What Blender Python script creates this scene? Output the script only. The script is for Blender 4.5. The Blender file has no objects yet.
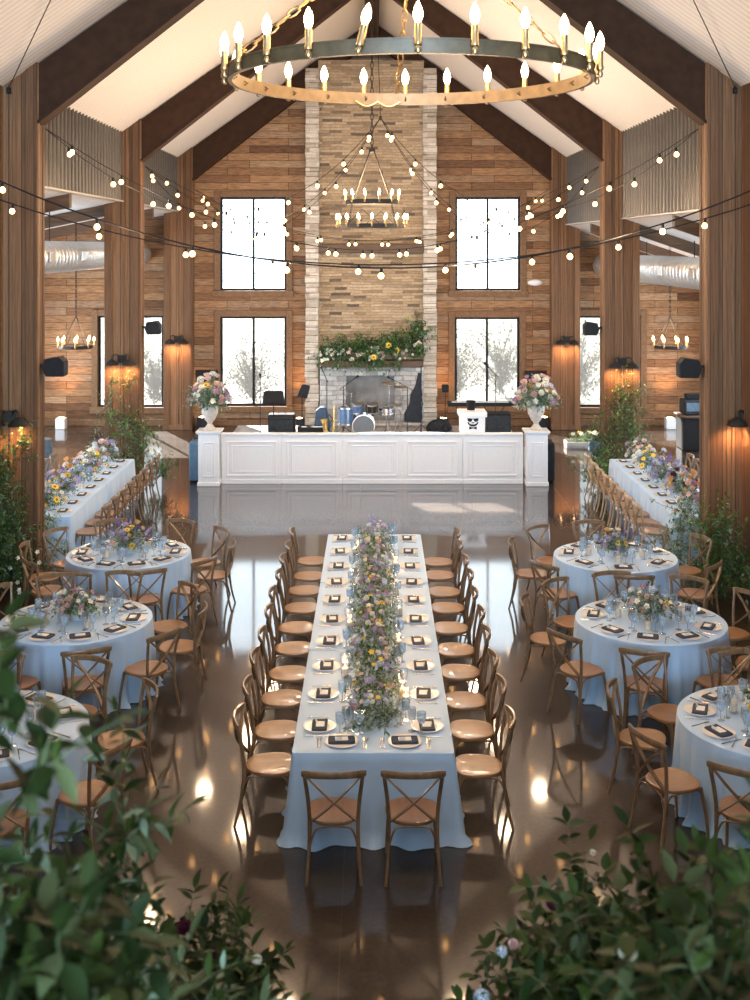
import bpy, math, random
from math import sin, cos, pi, radians, atan2, sqrt
from mathutils import Vector, Matrix

random.seed(7)
SC = bpy.context.scene
COL = SC.collection

# ------------------------------------------------------------------ mesh builder
class MB:
    def __init__(s):
        s.v = []; s.f = []; s.m = []
    def add(s, verts, faces, mi=0):
        o = len(s.v)
        s.v += [tuple(p) for p in verts]
        s.f += [tuple(i + o for i in f) for f in faces]
        s.m += [mi] * len(faces)
        return s
    def box(s, x0, x1, y0, y1, z0, z1, mi=0):
        V = [(x0,y0,z0),(x1,y0,z0),(x1,y1,z0),(x0,y1,z0),(x0,y0,z1),(x1,y0,z1),(x1,y1,z1),(x0,y1,z1)]
        return s.add(V, [(0,3,2,1),(4,5,6,7),(0,1,5,4),(1,2,6,5),(2,3,7,6),(3,0,4,7)], mi)
    def cbox(s, x0, x1, y0, y1, z0, z1, c=.01, mi=0):
        """box with chamfered edges"""
        c = min(c, (x1-x0)*.45, (y1-y0)*.45, (z1-z0)*.45)
        lo = (x0,y0,z0); hi = (x1,y1,z1)
        V = []; idx = {}
        for cx in (0,1):
            for cy in (0,1):
                for cz in (0,1):
                    cc = (cx,cy,cz)
                    for a in range(3):
                        p = []
                        for k in range(3):
                            b = hi[k] if cc[k] else lo[k]
                            if k != a: b += -c if cc[k] else c
                            p.append(b)
                        idx[(cc,a)] = len(V); V.append(p)
        F = []
        ctr = Vector(((x0+x1)/2,(y0+y1)/2,(z0+z1)/2))
        def face(ids):
            P = [Vector(V[i]) for i in ids]
            n = (P[1]-P[0]).cross(P[2]-P[0])
            m = sum(P, Vector())/len(P) - ctr
            F.append(tuple(ids) if n.dot(m) > 0 else tuple(reversed(ids)))
        for a in range(3):
            b, d = (a+1)%3, (a+2)%3
            for sd in (0,1):
                q = []
                for (i,j) in ((0,0),(1,0),(1,1),(0,1)):
                    cc = [0,0,0]; cc[a]=sd; cc[b]=i; cc[d]=j
                    q.append(idx[(tuple(cc),a)])
                face(q)
            for i in (0,1):
                for j in (0,1):
                    q = []
                    for (e,ax) in ((0,b),(1,b),(1,d),(0,d)):
                        cc = [0,0,0]; cc[a]=e; cc[b]=i; cc[d]=j
                        q.append(idx[(tuple(cc),ax)])
                    face(q)
        for cx in (0,1):
            for cy in (0,1):
                for cz in (0,1):
                    face([idx[((cx,cy,cz),a)] for a in range(3)])
        return s.add(V, F, mi)
    def sweep(s, pts, sect, up=(0,0,1), mi=0, scale=None, closed=False, caps=True):
        pts = [Vector(p) for p in pts]; n = len(pts); k = len(sect); up = Vector(up)
        V = []; F = []; last = None
        for i, p in enumerate(pts):
            if closed: t = pts[(i+1)%n] - pts[(i-1)%n]
            else: t = pts[min(i+1,n-1)] - pts[max(i-1,0)]
            t = t.normalized() if t.length > 1e-9 else Vector((0,0,1))
            side = t.cross(up)
            if side.length < 1e-3:
                side = last if last is not None else t.cross(Vector((0,1,.01)))
            side = side.normalized(); last = side
            u = side.cross(t).normalized()
            sc = scale[i] if scale else 1
            for (a,b) in sect: V.append(p + side*a*sc + u*b*sc)
        for i in range(n if closed else n-1):
            j = (i+1) % n
            for q in range(k):
                r = (q+1) % k
                F.append((i*k+q, i*k+r, j*k+r, j*k+q))
        if caps and not closed:
            F.append(tuple(range(k-1,-1,-1))); F.append(tuple((n-1)*k+q for q in range(k)))
        return s.add(V, F, mi)
    def tube(s, pts, r, seg=8, mi=0, up=(0,.13,1), closed=False):
        rs = r if isinstance(r,(list,tuple)) else None
        base = 1 if rs else r
        sect = [(base*cos(2*pi*q/seg), base*sin(2*pi*q/seg)) for q in range(seg)]
        return s.sweep(pts, sect, up, mi, rs, closed)
    def lathe(s, prof, seg=20, c=(0,0,0), mi=0, axis='z', cap0=True, cap1=True):
        V = []; F = []; n = len(prof)
        for (r,z) in prof:
            for q in range(seg):
                a = 2*pi*q/seg
                x, y = r*cos(a), r*sin(a)
                if axis == 'z': p = (c[0]+x, c[1]+y, c[2]+z)
                elif axis == 'y': p = (c[0]+x, c[1]+z, c[2]-y)
                else: p = (c[0]+z, c[1]+x, c[2]+y)
                V.append(p)
        for i in range(n-1):
            for q in range(seg):
                r = (q+1)%seg
                F.append((i*seg+q, i*seg+r, (i+1)*seg+r, (i+1)*seg+q))
        if cap0 and prof[0][0] > 1e-5: F.append(tuple(range(seg-1,-1,-1)))
        if cap1 and prof[-1][0] > 1e-5: F.append(tuple((n-1)*seg+q for q in range(seg)))
        return s.add(V, F, mi)
    def prism(s, poly, y0, y1, mi=0, plane='xz'):
        """extrude polygon (list of 2-D points) along the remaining axis"""
        n = len(poly)
        def P(a,b,d):
            return (a,d,b) if plane == 'xz' else ((d,a,b) if plane == 'yz' else (a,b,d))
        V = [P(a,b,y0) for a,b in poly] + [P(a,b,y1) for a,b in poly]
        F = [tuple(range(n)), tuple(range(2*n-1,n-1,-1))]
        for i in range(n):
            j = (i+1)%n
            F.append((i, i+n, j+n, j))
        return s.add(V, F, mi)
    def xf(s, M):
        s.v = [tuple(M @ Vector(p)) for p in s.v]; return s
    def merge(s, o, M=None, mi=None):
        vs = [tuple(M @ Vector(p)) for p in o.v] if M is not None else o.v
        b = len(s.v); s.v += vs
        s.f += [tuple(i+b for i in f) for f in o.f]
        s.m += o.m if mi is None else [mi]*len(o.f)
        return s
    def mesh(s, name, mats, smooth=False, fix=True):
        me = bpy.data.meshes.new(name)
        me.from_pydata(s.v, [], s.f)
        for m in (mats if isinstance(mats,(list,tuple)) else [mats]): me.materials.append(m)
        if any(s.m): me.polygons.foreach_set('material_index', s.m)
        if smooth:
            me.polygons.foreach_set('use_smooth', [True]*len(me.polygons))
        if fix and len(s.f) < 6000:
            import bmesh
            bm = bmesh.new(); bm.from_mesh(me)
            bmesh.ops.recalc_face_normals(bm, faces=bm.faces)
            bm.to_mesh(me); bm.free()
        if smooth and smooth != 'all':
            try: me.set_sharp_from_angle(angle=radians(smooth if smooth is not True else 42))
            except Exception: pass
        me.update()
        return me
    def build(s, name, mats, parent=None, smooth=False, loc=None, fix=True):
        return link(name, s.mesh(name, mats, smooth, fix), parent, loc)

def link(name, data, parent=None, loc=None, rz=0):
    o = bpy.data.objects.new(name, data); COL.objects.link(o)
    if parent is not None: o.parent = parent
    if loc is not None: o.location = loc
    if rz: o.rotation_euler = (0,0,rz)
    return o

LABELS = {}
def tag(o, label=None, cat=None, group=None, kind=None):
    if label:
        o['label'] = label
        LABELS.setdefault(label, []).append(o.name)
    if cat: o['category'] = cat
    if group: o['group'] = group
    if kind: o['kind'] = kind
    return o
def thing(name, label, cat, loc=(0,0,0), rz=0, group=None):
    o = link(name, None, None, loc, rz); o.empty_display_size = .1
    return tag(o, label, cat, group)
def struct(o, label=None, cat=None):
    return tag(o, label, cat, None, 'structure')
CHILD = {}
def kids(o):
    return [c for c in bpy.data.objects if c.parent is o]
class Proto:
    """a thing with its parts and sub-parts: the first use moves it, the next ones copy it and every part"""
    def __init__(s, root):
        s.root = root; s.used = False
        s.tree = [(c, kids(c)) for c in kids(root)]
        if root.data is None: s.parts = True
    def place(s, loc, rz=0, label=None, group=None, cat=None, scale=None, tilt=None):
        if not s.used:
            r = s.root; s.used = True
        else:
            r = s.root.copy(); COL.objects.link(r)
            for c, gs in s.tree:
                d = c.copy(); COL.objects.link(d); d.parent = r
                for g in gs:
                    e = g.copy(); COL.objects.link(e); e.parent = d
        r.location = loc; r.rotation_euler = (tilt[0] if tilt else 0, tilt[1] if tilt else 0, rz)
        if scale: r.scale = (scale,)*3 if not isinstance(scale,tuple) else scale
        for k in ('label','category','group'):
            pass
        tag(r, label, cat, group)
        return r

ORD = ['first','second','third','fourth','fifth','sixth','seventh','eighth','ninth','tenth','eleventh','twelfth']

# ------------------------------------------------------------------ materials
def newmat(name):
    m = bpy.data.materials.new(name); m.use_nodes = True
    nt = m.node_tree
    return m, nt, nt.nodes['Principled BSDF']
def N(nt, t, **kw):
    n = nt.nodes.new(t)
    for k, v in kw.items(): setattr(n, k, v)
    return n
def L(nt, a, b): nt.links.new(a, b)
def mat(name, col, rough=.5, metal=0, var=.12, scale=14, spec=.5, bump=0, coat=0, stretch=None, sheen=0, trans=None):
    m, nt, b = newmat(name)
    tc = N(nt,'ShaderNodeTexCoord'); mp = N(nt,'ShaderNodeMapping')
    if stretch: mp.inputs['Scale'].default_value = stretch
    nz = N(nt,'ShaderNodeTexNoise'); nz.inputs['Scale'].default_value = scale; nz.inputs['Detail'].default_value = 4
    L(nt, tc.outputs['Object'], mp.inputs['Vector']); L(nt, mp.outputs['Vector'], nz.inputs['Vector'])
    rp = N(nt,'ShaderNodeValToRGB')
    c = Vector(col[:3])
    rp.color_ramp.elements[0].position = .3; rp.color_ramp.elements[1].position = .72
    rp.color_ramp.elements[0].color = (*[max(0,x*(1-var)) for x in c],1)
    rp.color_ramp.elements[1].color = (*[min(1,x*(1+var)) for x in c],1)
    L(nt, nz.outputs['Fac'], rp.inputs['Fac']); L(nt, rp.outputs['Color'], b.inputs['Base Color'])
    b.inputs['Roughness'].default_value = rough; b.inputs['Metallic'].default_value = metal
    b.inputs['Specular IOR Level'].default_value = spec
    b.inputs['Coat Weight'].default_value = coat
    if sheen: b.inputs['Sheen Weight'].default_value = sheen
    if bump:
        bp = N(nt,'ShaderNodeBump'); bp.inputs['Strength'].default_value = bump; bp.inputs['Distance'].default_value = .01
        L(nt, nz.outputs['Fac'], bp.inputs['Height']); L(nt, bp.outputs['Normal'], b.inputs['Normal'])
    if trans:
        tr = N(nt,'ShaderNodeBsdfTranslucent'); L(nt, rp.outputs['Color'], tr.inputs['Color'])
        mx = N(nt,'ShaderNodeMixShader'); mx.inputs['Fac'].default_value = trans
        out = nt.nodes['Material Output']
        L(nt, b.outputs['BSDF'], mx.inputs[1]); L(nt, tr.outputs['BSDF'], mx.inputs[2]); L(nt, mx.outputs['Shader'], out.inputs['Surface'])
    return m
def emit(name, col, strength):
    m, nt, b = newmat(name)
    b.inputs['Base Color'].default_value = (*col,1)
    b.inputs['Emission Color'].default_value = (*col,1); b.inputs['Emission Strength'].default_value = strength
    return m
def glassmat(name, tint, gloss=.12, rough=.02, opaque=0.0, fres=1.45):
    m, nt, b = newmat(name); nt.nodes.remove(b)
    out = nt.nodes['Material Output']
    t = N(nt,'ShaderNodeBsdfTransparent'); t.inputs['Color'].default_value = (*tint,1)
    g = N(nt,'ShaderNodeBsdfGlossy'); g.inputs['Roughness'].default_value = rough; g.inputs['Color'].default_value=(1,1,1,1)
    lw = N(nt,'ShaderNodeLayerWeight'); lw.inputs['Blend'].default_value = .25
    mul = N(nt,'ShaderNodeMath', operation='MULTIPLY_ADD'); mul.inputs[1].default_value = .55; mul.inputs[2].default_value = gloss
    mul.use_clamp = True
    L(nt, lw.outputs['Facing'], mul.inputs[0])
    mx = N(nt,'ShaderNodeMixShader'); L(nt, mul.outputs[0], mx.inputs['Fac'])
    L(nt, t.outputs[0], mx.inputs[1]); L(nt, g.outputs[0], mx.inputs[2])
    last = mx
    if opaque:
        d = N(nt,'ShaderNodeBsdfDiffuse'); d.inputs['Color'].default_value = (*tint,1)
        m2 = N(nt,'ShaderNodeMixShader'); m2.inputs['Fac'].default_value = opaque
        L(nt, mx.outputs[0], m2.inputs[1]); L(nt, d.outputs[0], m2.inputs[2]); last = m2
    L(nt, last.outputs[0], out.inputs['Surface'])
    return m
def courses(name, axes, stops, bw, rh, mortar=.004, mcol=(.02,.014,.01), grain=(1,30), gstr=.35, rough=.7, bump=.4, offset=.37, squash=1.0, wob=0.0):
    """boards or stones in courses: a random tone per board picked from the ramp STOPS; axes = which object axes run along / across the courses"""
    m, nt, b = newmat(name)
    tc = N(nt,'ShaderNodeTexCoord'); sp = N(nt,'ShaderNodeSeparateXYZ'); cb = N(nt,'ShaderNodeCombineXYZ')
    L(nt, tc.outputs['Object'], sp.inputs[0])
    L(nt, sp.outputs[axes[0]], cb.inputs[0]); L(nt, sp.outputs[axes[1]], cb.inputs[1])
    vec = cb.outputs[0]
    if wob:
        nw = N(nt,'ShaderNodeTexNoise'); nw.inputs['Scale'].default_value = 2.2; L(nt, vec, nw.inputs['Vector'])
        va = N(nt,'ShaderNodeVectorMath', operation='MULTIPLY_ADD'); va.inputs[1].default_value = (wob,wob,0)
        L(nt, nw.outputs['Color'], va.inputs[0]); L(nt, vec, va.inputs[2]); vec = va.outputs[0]
    br = N(nt,'ShaderNodeTexBrick'); L(nt, vec, br.inputs['Vector'])
    br.offset = offset; br.offset_frequency = 2; br.squash = squash; br.squash_frequency = 3
    br.inputs['Scale'].default_value = 1; br.inputs['Brick Width'].default_value = bw; br.inputs['Row Height'].default_value = rh
    br.inputs['Mortar Size'].default_value = mortar; br.inputs['Mortar Smooth'].default_value = .1; br.inputs['Bias'].default_value = 0
    br.inputs['Color1'].default_value = (0,0,0,1); br.inputs['Color2'].default_value = (1,1,1,1); br.inputs['Mortar'].default_value = (.5,.5,.5,1)
    rp = N(nt,'ShaderNodeValToRGB'); cr = rp.color_ramp
    while len(cr.elements) < len(stops): cr.elements.new(.5)
    for e, (p, c) in zip(cr.elements, stops): e.position = p; e.color = (*c,1)
    cr.interpolation = 'LINEAR'
    L(nt, br.outputs['Color'], rp.inputs['Fac'])
    mp = N(nt,'ShaderNodeMapping'); mp.inputs['Scale'].default_value = (grain[0],grain[1],1); L(nt, vec, mp.inputs['Vector'])
    nz = N(nt,'ShaderNodeTexNoise'); nz.inputs['Scale'].default_value = 1.6; nz.inputs['Detail'].default_value = 6; nz.inputs['Roughness'].default_value = .65
    L(nt, mp.outputs['Vector'], nz.inputs['Vector'])
    mr = N(nt,'ShaderNodeMapRange'); mr.inputs['From Min'].default_value = .3; mr.inputs['From Max'].default_value = .7
    mr.inputs['To Min'].default_value = 1-gstr; mr.inputs['To Max'].default_value = 1+gstr*.55
    L(nt, nz.outputs['Fac'], mr.inputs['Value'])
    vm = N(nt,'ShaderNodeVectorMath', operation='SCALE'); L(nt, rp.outputs['Color'], vm.inputs[0]); L(nt, mr.outputs['Result'], vm.inputs['Scale'])
    mx = N(nt,'ShaderNodeMix', data_type='RGBA'); mx.inputs['B'].default_value = (*mcol,1)
    L(nt, br.outputs['Fac'], mx.inputs['Factor']); L(nt, vm.outputs[0], mx.inputs['A'])
    L(nt, mx.outputs['Result'], b.inputs['Base Color'])
    b.inputs['Roughness'].default_value = rough; b.inputs['Specular IOR Level'].default_value = .18
    hs = N(nt,'ShaderNodeMath', operation='SUBTRACT'); 
    mm = N(nt,'ShaderNodeMath', operation='MULTIPLY'); mm.inputs[1].default_value = .5
    L(nt, rp.outputs['Color'], mm.inputs[0]); L(nt, mm.outputs[0], hs.inputs[0]); L(nt, br.outputs['Fac'], hs.inputs[1])
    ad = N(nt,'ShaderNodeMath', operation='ADD'); L(nt, hs.outputs[0], ad.inputs[0])
    m3 = N(nt,'ShaderNodeMath', operation='MULTIPLY'); m3.inputs[1].default_value = .3; L(nt, nz.outputs['Fac'], m3.inputs[0]); L(nt, m3.outputs[0], ad.inputs[1])
    bp = N(nt,'ShaderNodeBump'); bp.inputs['Strength'].default_value = bump; bp.inputs['Distance'].default_value = .02
    L(nt, ad.outputs[0], bp.inputs['Height']); L(nt, bp.outputs['Normal'], b.inputs['Normal'])
    return m

def hazeglass():
    m, nt, b = newmat('screened glass'); nt.nodes.remove(b)
    t = N(nt,'ShaderNodeBsdfTransparent'); d = N(nt,'ShaderNodeBsdfTranslucent'); d.inputs['Color'].default_value=(.022,.023,.023,1)
    x = N(nt,'ShaderNodeMixShader'); x.inputs['Fac'].default_value=.45
    L(nt,t.outputs[0],x.inputs[1]); L(nt,d.outputs[0],x.inputs[2]); L(nt,x.outputs[0],nt.nodes['Material Output'].inputs['Surface'])
    return m
M = {}
plank_stops = [(0,(.12,.058,.028)),(.15,(.20,.10,.047)),(.45,(.26,.135,.063)),(.7,(.33,.18,.087)),(.86,(.26,.16,.095)),(1,(.40,.245,.135))]
M['plank_back'] = courses('reclaimed horizontal boards', (0,2), plank_stops, 1.7, .205, .006, grain=(2.2,20), gstr=.62)
M['plank_side'] = courses('horizontal boards', (1,2), plank_stops, 1.7, .205, .006, grain=(2.2,20), gstr=.62)
tim = [(0,(.098,.049,.024)),(.4,(.145,.075,.037)),(.75,(.178,.094,.047)),(1,(.215,.12,.062))]
M['timber'] = courses('vertical rough timber boards', (2,0), tim, 9.0, .19, .004, grain=(.8,24), gstr=.45, offset=.1)
M['timber_side'] = courses('vertical rough timber boards', (2,1), tim, 9.0, .19, .004, grain=(.8,24), gstr=.45, offset=.1)
M['trimwood'] = mat('timber trim', (.26,.15,.085), .7, var=.4, scale=5, stretch=(1,1,1), bump=.3)
M['winwood'] = mat('window casing wood', (.165,.092,.048), .75, var=.2, scale=12, spec=.2, bump=.2)
M['rafter'] = mat('dark brown beam', (.034,.0165,.009), .8, spec=.12, var=.2, scale=6, bump=.1)
M['stone'] = courses('tan ledge stone', (0,2), [(0,(.10,.075,.055)),(.10,(.22,.155,.098)),(.35,(.34,.235,.14)),(.6,(.38,.27,.165)),(.85,(.44,.33,.21)),(1,(.28,.20,.125))], .55, .075, .004, (.20,.14,.085), grain=(6,12), gstr=.3, rough=.85, bump=.9, offset=.43, squash=.6, wob=.05)
M['stone_pale'] = courses('pale corner stone', (0,2), [(0,(.30,.25,.19)),(.4,(.45,.385,.31)),(.8,(.56,.49,.41)),(1,(.36,.30,.24))], .5, .13, .008, (.40,.33,.25), grain=(6,12), gstr=.25, rough=.85, bump=.9, offset=.35, wob=.02)
M['stone_grey'] = courses('grey hearth stone', (0,2), [(0,(.24,.23,.22)),(.4,(.38,.365,.35)),(.8,(.5,.485,.46)),(1,(.32,.305,.29))], .3, .13, .008, (.25,.23,.21), grain=(6,9), gstr=.25, rough=.85, bump=.9, offset=.35, wob=.1)
M['firebox'] = mat('firebox slate', (.16,.15,.14), .6, var=.5, scale=2.5)
M['mantel'] = mat('mantel beam wood', (.085,.048,.026), .7, var=.4, scale=4, stretch=(.6,5,5), bump=.3)
M['black'] = mat('black frame', (.010,.010,.011), .6, spec=.2, var=.2)
M['blackp'] = mat('black plastic', (.010,.010,.011), .7, spec=.2, var=.25, scale=30)
M['iron'] = mat('dark iron', (.018,.016,.014), .6, spec=.25, metal=.0, var=.2)
M['bronze'] = mat('aged brass', (.40,.27,.13), .38, metal=.9, var=.25, scale=20)
M['bronze_d'] = mat('dark bronze ring', (.085,.054,.025), .5, metal=.2, var=.3, scale=16)
M['white'] = mat('white paint', (.70,.70,.71), .4, var=.02)
M['cream'] = mat('urn stone', (.58,.50,.42), .75, var=.15, scale=18, bump=.2)
M['steel'] = mat('galvanised duct', (.58,.60,.62), .38, metal=.75, var=.1, scale=6)
M['corr'] = mat('corrugated metal', (.07,.063,.055), .45, metal=.4, var=.12, scale=4)
M['chrome'] = mat('chrome', (.75,.75,.77), .18, metal=1, var=.05)
M['bluedrum'] = mat('blue drum wrap', (.05,.11,.22), .3, var=.2, coat=.4)
M['skin_d'] = mat('drum head', (.075,.085,.10), .5, var=.06)
M['brass'] = mat('cymbal bronze', (.42,.36,.26), .35, metal=1, var=.1)
M['gold'] = mat('saxophone brass', (.5,.34,.12), .3, metal=1, var=.1)
M['navy'] = mat('navy fabric', (.035,.07,.12), .8, var=.25)
M['slate'] = mat('slate blue case', (.07,.13,.19), .6, var=.2)
M['greybag'] = mat('grey bag fabric', (.028,.031,.036), .85, spec=.1, var=.25)
M['rug'] = mat('pale stage rug', (.36,.35,.345), .9, var=.12, scale=3)
M['deck'] = mat('stage deck', (.22,.17,.14), .5, var=.2, scale=3)
M['chair'] = mat('brown bentwood', (.185,.113,.060), .40, var=.35, scale=9, stretch=(2,2,1), coat=.15)
M['seat'] = mat('honey tan seat', (.275,.140,.060), .34, var=.16, scale=6, stretch=(4,1,1), coat=.2)
M['chair_w'] = mat('light bentwood', (.42,.28,.16), .45, var=.25, scale=9, stretch=(2,2,1), coat=.1)
M['cloth'] = mat('pale blue satin cloth', (.395,.575,.80), .5, var=.03, scale=3, sheen=.3)
M['tablewood'] = mat('table ply', (.4,.28,.17), .6)
M['plate'] = mat('white china', (.82,.79,.75), .18, var=.02)
M['charger'] = mat('blush plate well', (.82,.745,.67), .25, var=.04)
M['napkin'] = mat('slate napkin', (.045,.06,.085), .9, var=.2, scale=40)
M['card'] = mat('cream card', (.86,.84,.80), .7, var=.02)
M['cutlery'] = mat('champagne cutlery', (.70,.58,.44), .25, metal=1, var=.05)
M['wax'] = mat('candle wax', (.85,.78,.65), .6, var=.03)
M['stem'] = mat('plant stem', (.07,.09,.03), .7, var=.3)
M['twig'] = mat('twig', (.13,.08,.045), .8, var=.3)
def leaf(name, c, tr=.3, rough=.6): return mat(name, c, rough, var=.35, scale=5, trans=tr, spec=.14)
M['leaf1'] = leaf('deep green leaf', (.04,.095,.028))
M['leaf2'] = leaf('mid green leaf', (.075,.15,.038))
M['leaf3'] = leaf('sage leaf', (.19,.26,.17))
M['leaf4'] = leaf('fresh leaf', (.16,.27,.06))
M['leaf5'] = leaf('dusty miller leaf', (.33,.40,.36))
M['leafx'] = leaf('outdoor leaf', (.055,.066,.048), .5)
M['fg1'] = leaf('shaded deep leaf', (.012,.022,.004), .12)  # foreground leaf set: backlit shade is put into these darker greens
M['fg2'] = leaf('shaded olive leaf', (.032,.05,.009), .2)
M['fg3'] = leaf('shaded grey-green leaf', (.075,.09,.036), .2)
M['yellow'] = mat('yellow petal', (.88,.60,.06), .6, var=.1, trans=.2)
M['palepink'] = mat('blush petal', (.74,.50,.44), .6, var=.12, trans=.25)
M['mauve'] = mat('mauve petal', (.46,.27,.36), .6, var=.2, trans=.2)
M['lav'] = mat('lavender petal', (.36,.31,.56), .6, var=.2, trans=.2)
M['purple'] = mat('purple petal', (.17,.09,.33), .6, var=.25, trans=.2)
M['ivory'] = mat('ivory petal', (.84,.80,.68), .6, var=.06, trans=.25)
M['paleblue'] = mat('pale blue petal', (.58,.66,.78), .6, var=.1, trans=.2)
M['wine'] = mat('burgundy petal', (.09,.008,.02), .6, var=.3)
M['orange'] = mat('peach petal', (.80,.42,.16), .6, var=.12, trans=.2)
M['disc'] = mat('flower disc', (.42,.20,.03), .9, var=.3)
M['glass'] = glassmat('window glass', (.97,.98,.98), .02)
M['screen'] = hazeglass()
M['goblet'] = glassmat('smoky blue glass', (.80,.885,.955), .05, .04, opaque=.22)
M['wineglass'] = glassmat('clear glass', (.86,.90,.93), .09, .03, opaque=.03)
M['votive'] = glassmat('candle glass', (.99,.97,.95), .01, .05)
WARM = (1.0,.66,.32)
M['flame'] = emit('candle bulb', (1.0,.72,.38), 26)
M['flame_s'] = emit('small candle bulb', (1.0,.70,.36), 16)
M['bulb'] = emit('festoon bulb', (1.0,.50,.16), 12)
M['fire'] = emit('candle flame', (1.0,.55,.2), 22)
M['lampglow'] = emit('lamp bulb', (1.0,.6,.28), 30)

def floor_mat():
    m, nt, b = newmat('polished concrete')
    tc = N(nt,'ShaderNodeTexCoord')
    n1 = N(nt,'ShaderNodeTexNoise'); n1.inputs['Scale'].default_value = .55; n1.inputs['Detail'].default_value = 8; n1.inputs['Roughness'].default_value=.65
    n2 = N(nt,'ShaderNodeTexNoise'); n2.inputs['Scale'].default_value = 26; n2.inputs['Detail'].default_value = 3
    L(nt, tc.outputs['Object'], n1.inputs['Vector']); L(nt, tc.outputs['Object'], n2.inputs['Vector'])
    r = N(nt,'ShaderNodeValToRGB'); e = r.color_ramp.elements
    e[0].position=.32; e[0].color=(.026,.019,.014,1); e[1].position=.70; e[1].color=(.050,.038,.030,1)
    L(nt, n1.outputs['Fac'], r.inputs['Fac'])
    mr = N(nt,'ShaderNodeMapRange'); mr.inputs['From Min'].default_value=.3; mr.inputs['From Max'].default_value=.7; mr.inputs['To Min'].default_value=.78; mr.inputs['To Max'].default_value=1.18
    L(nt, n2.outputs['Fac'], mr.inputs['Value'])
    vm = N(nt,'ShaderNodeVectorMath', operation='SCALE'); L(nt, r.outputs['Color'], vm.inputs[0]); L(nt, mr.outputs['Result'], vm.inputs['Scale'])
    # saw-cut control joints every 4 m
    sp = N(nt,'ShaderNodeSeparateXYZ'); L(nt, tc.outputs['Object'], sp.inputs[0])
    jo = None
    for ax, off in ((0,.23),(1,1.2)):
        a = N(nt,'ShaderNodeMath', operation='ADD'); a.inputs[1].default_value = off + 40; L(nt, sp.outputs[ax], a.inputs[0])
        mo = N(nt,'ShaderNodeMath', operation='MODULO'); mo.inputs[1].default_value = 4.0; L(nt, a.outputs[0], mo.inputs[0])
        lt = N(nt,'ShaderNodeMath', operation='LESS_THAN'); lt.inputs[1].default_value = .007; L(nt, mo.outputs[0], lt.inputs[0])
        if jo is None: jo = lt
        else:
            mxm = N(nt,'ShaderNodeMath', operation='MAXIMUM'); L(nt, jo.outputs[0], mxm.inputs[0]); L(nt, lt.outputs[0], mxm.inputs[1]); jo = mxm
    mx = N(nt,'ShaderNodeMix', data_type='RGBA'); mx.inputs['B'].default_value = (.055,.045,.038,1)
    L(nt, jo.outputs[0], mx.inputs['Factor']); L(nt, vm.outputs[0], mx.inputs['A']); L(nt, mx.outputs['Result'], b.inputs['Base Color'])
    rr = N(nt,'ShaderNodeMapRange'); rr.inputs['To Min'].default_value = .26; rr.inputs['To Max'].default_value = .40
    L(nt, n1.outputs['Fac'], rr.inputs['Value']); L(nt, rr.outputs['Result'], b.inputs['Roughness'])
    b.inputs['Specular IOR Level'].default_value = .06
    b.inputs['Coat Weight'].default_value = 1; b.inputs['Coat Roughness'].default_value = .06; b.inputs['Coat IOR'].default_value = 1.48
    return m
M['floor'] = floor_mat()
def ceil_mat():
    m, nt, b = newmat('white ribbed ceiling panel')
    tc = N(nt,'ShaderNodeTexCoord'); sp = N(nt,'ShaderNodeSeparateXYZ'); L(nt, tc.outputs['Object'], sp.inputs[0])
    a = N(nt,'ShaderNodeMath', operation='ADD'); a.inputs[1].default_value = 100; L(nt, sp.outputs[1], a.inputs[0])
    mo = N(nt,'ShaderNodeMath', operation='MODULO'); mo.inputs[1].default_value = .15; L(nt, a.outputs[0], mo.inputs[0])
    r = N(nt,'ShaderNodeMapRange'); r.inputs['From Max'].default_value=.028; r.inputs['To Min'].default_value = 0; r.inputs['To Max'].default_value = 1
    L(nt, mo.outputs[0], r.inputs['Value'])
    rp = N(nt,'ShaderNodeValToRGB'); e = rp.color_ramp.elements
    e[0].position = .5; e[0].color = (.36,.335,.31,1); e[1].position = .9; e[1].color = (.62,.585,.555,1)
    L(nt, r.outputs['Result'], rp.inputs['Fac']); L(nt, rp.outputs['Color'], b.inputs['Base Color'])
    bp = N(nt,'ShaderNodeBump'); bp.inputs['Strength'].default_value=.3; bp.inputs['Distance'].default_value=.015
    L(nt, r.outputs['Result'], bp.inputs['Height']); L(nt, bp.outputs['Normal'], b.inputs['Normal'])
    b.inputs['Roughness'].default_value = .6
    return m
M['ceil'] = ceil_mat()
# ================================================================== THE SETTING
RIDGE, SLOPE = 11.15, .706
def zc(x): return RIDGE - SLOPE*abs(x)

struct(MB().box(-10.2,9.8,-14.3,32.5,-.2,0).build('floor', M['floor']))

def wall_grid(mb, a0, a1, z0, z1, holes, put, top=None):
    """boxes filling a wall around rectangular openings"""
    xs = sorted({a0,a1,*[h[0] for h in holes],*[h[1] for h in holes]}); zs = sorted({z0,z1,*[h[2] for h in holes],*[h[3] for h in holes]})
    for i in range(len(xs)-1):
        for j in range(len(zs)-1):
            cx, cz = (xs[i]+xs[i+1])/2, (zs[j]+zs[j+1])/2
            if any(h[0]<cx<h[1] and h[2]<cz<h[3] for h in holes): continue
            put(xs[i],xs[i+1],zs[j],zs[j+1])
WIN = [(-4.22,-2.38,.55,3.04),(-4.22,-2.38,3.76,6.36),(2.30,4.10,.55,3.02),(2.32,4.12,3.76,6.36),(-7.62,-5.80,.52,3.06),(5.60,7.46,.52,3.06)]
mb = MB(); wall_grid(mb, -10.2, 9.8, 0, 11.4, WIN, lambda a,b,c,d: mb.box(a,b,32,32.22,c,d))
struct(mb.build('wall_back', M['plank_back']))
FW = [(-4.6,4.6,3.7,8.4)]
mb = MB(); wall_grid(mb, -5.7, 5.7, 0, 11.4, FW, lambda a,b,c,d: mb.box(a,b,-14.3,-14.05,c,d))
struct(mb.build('wall_front', M['plank_back']))
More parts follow.
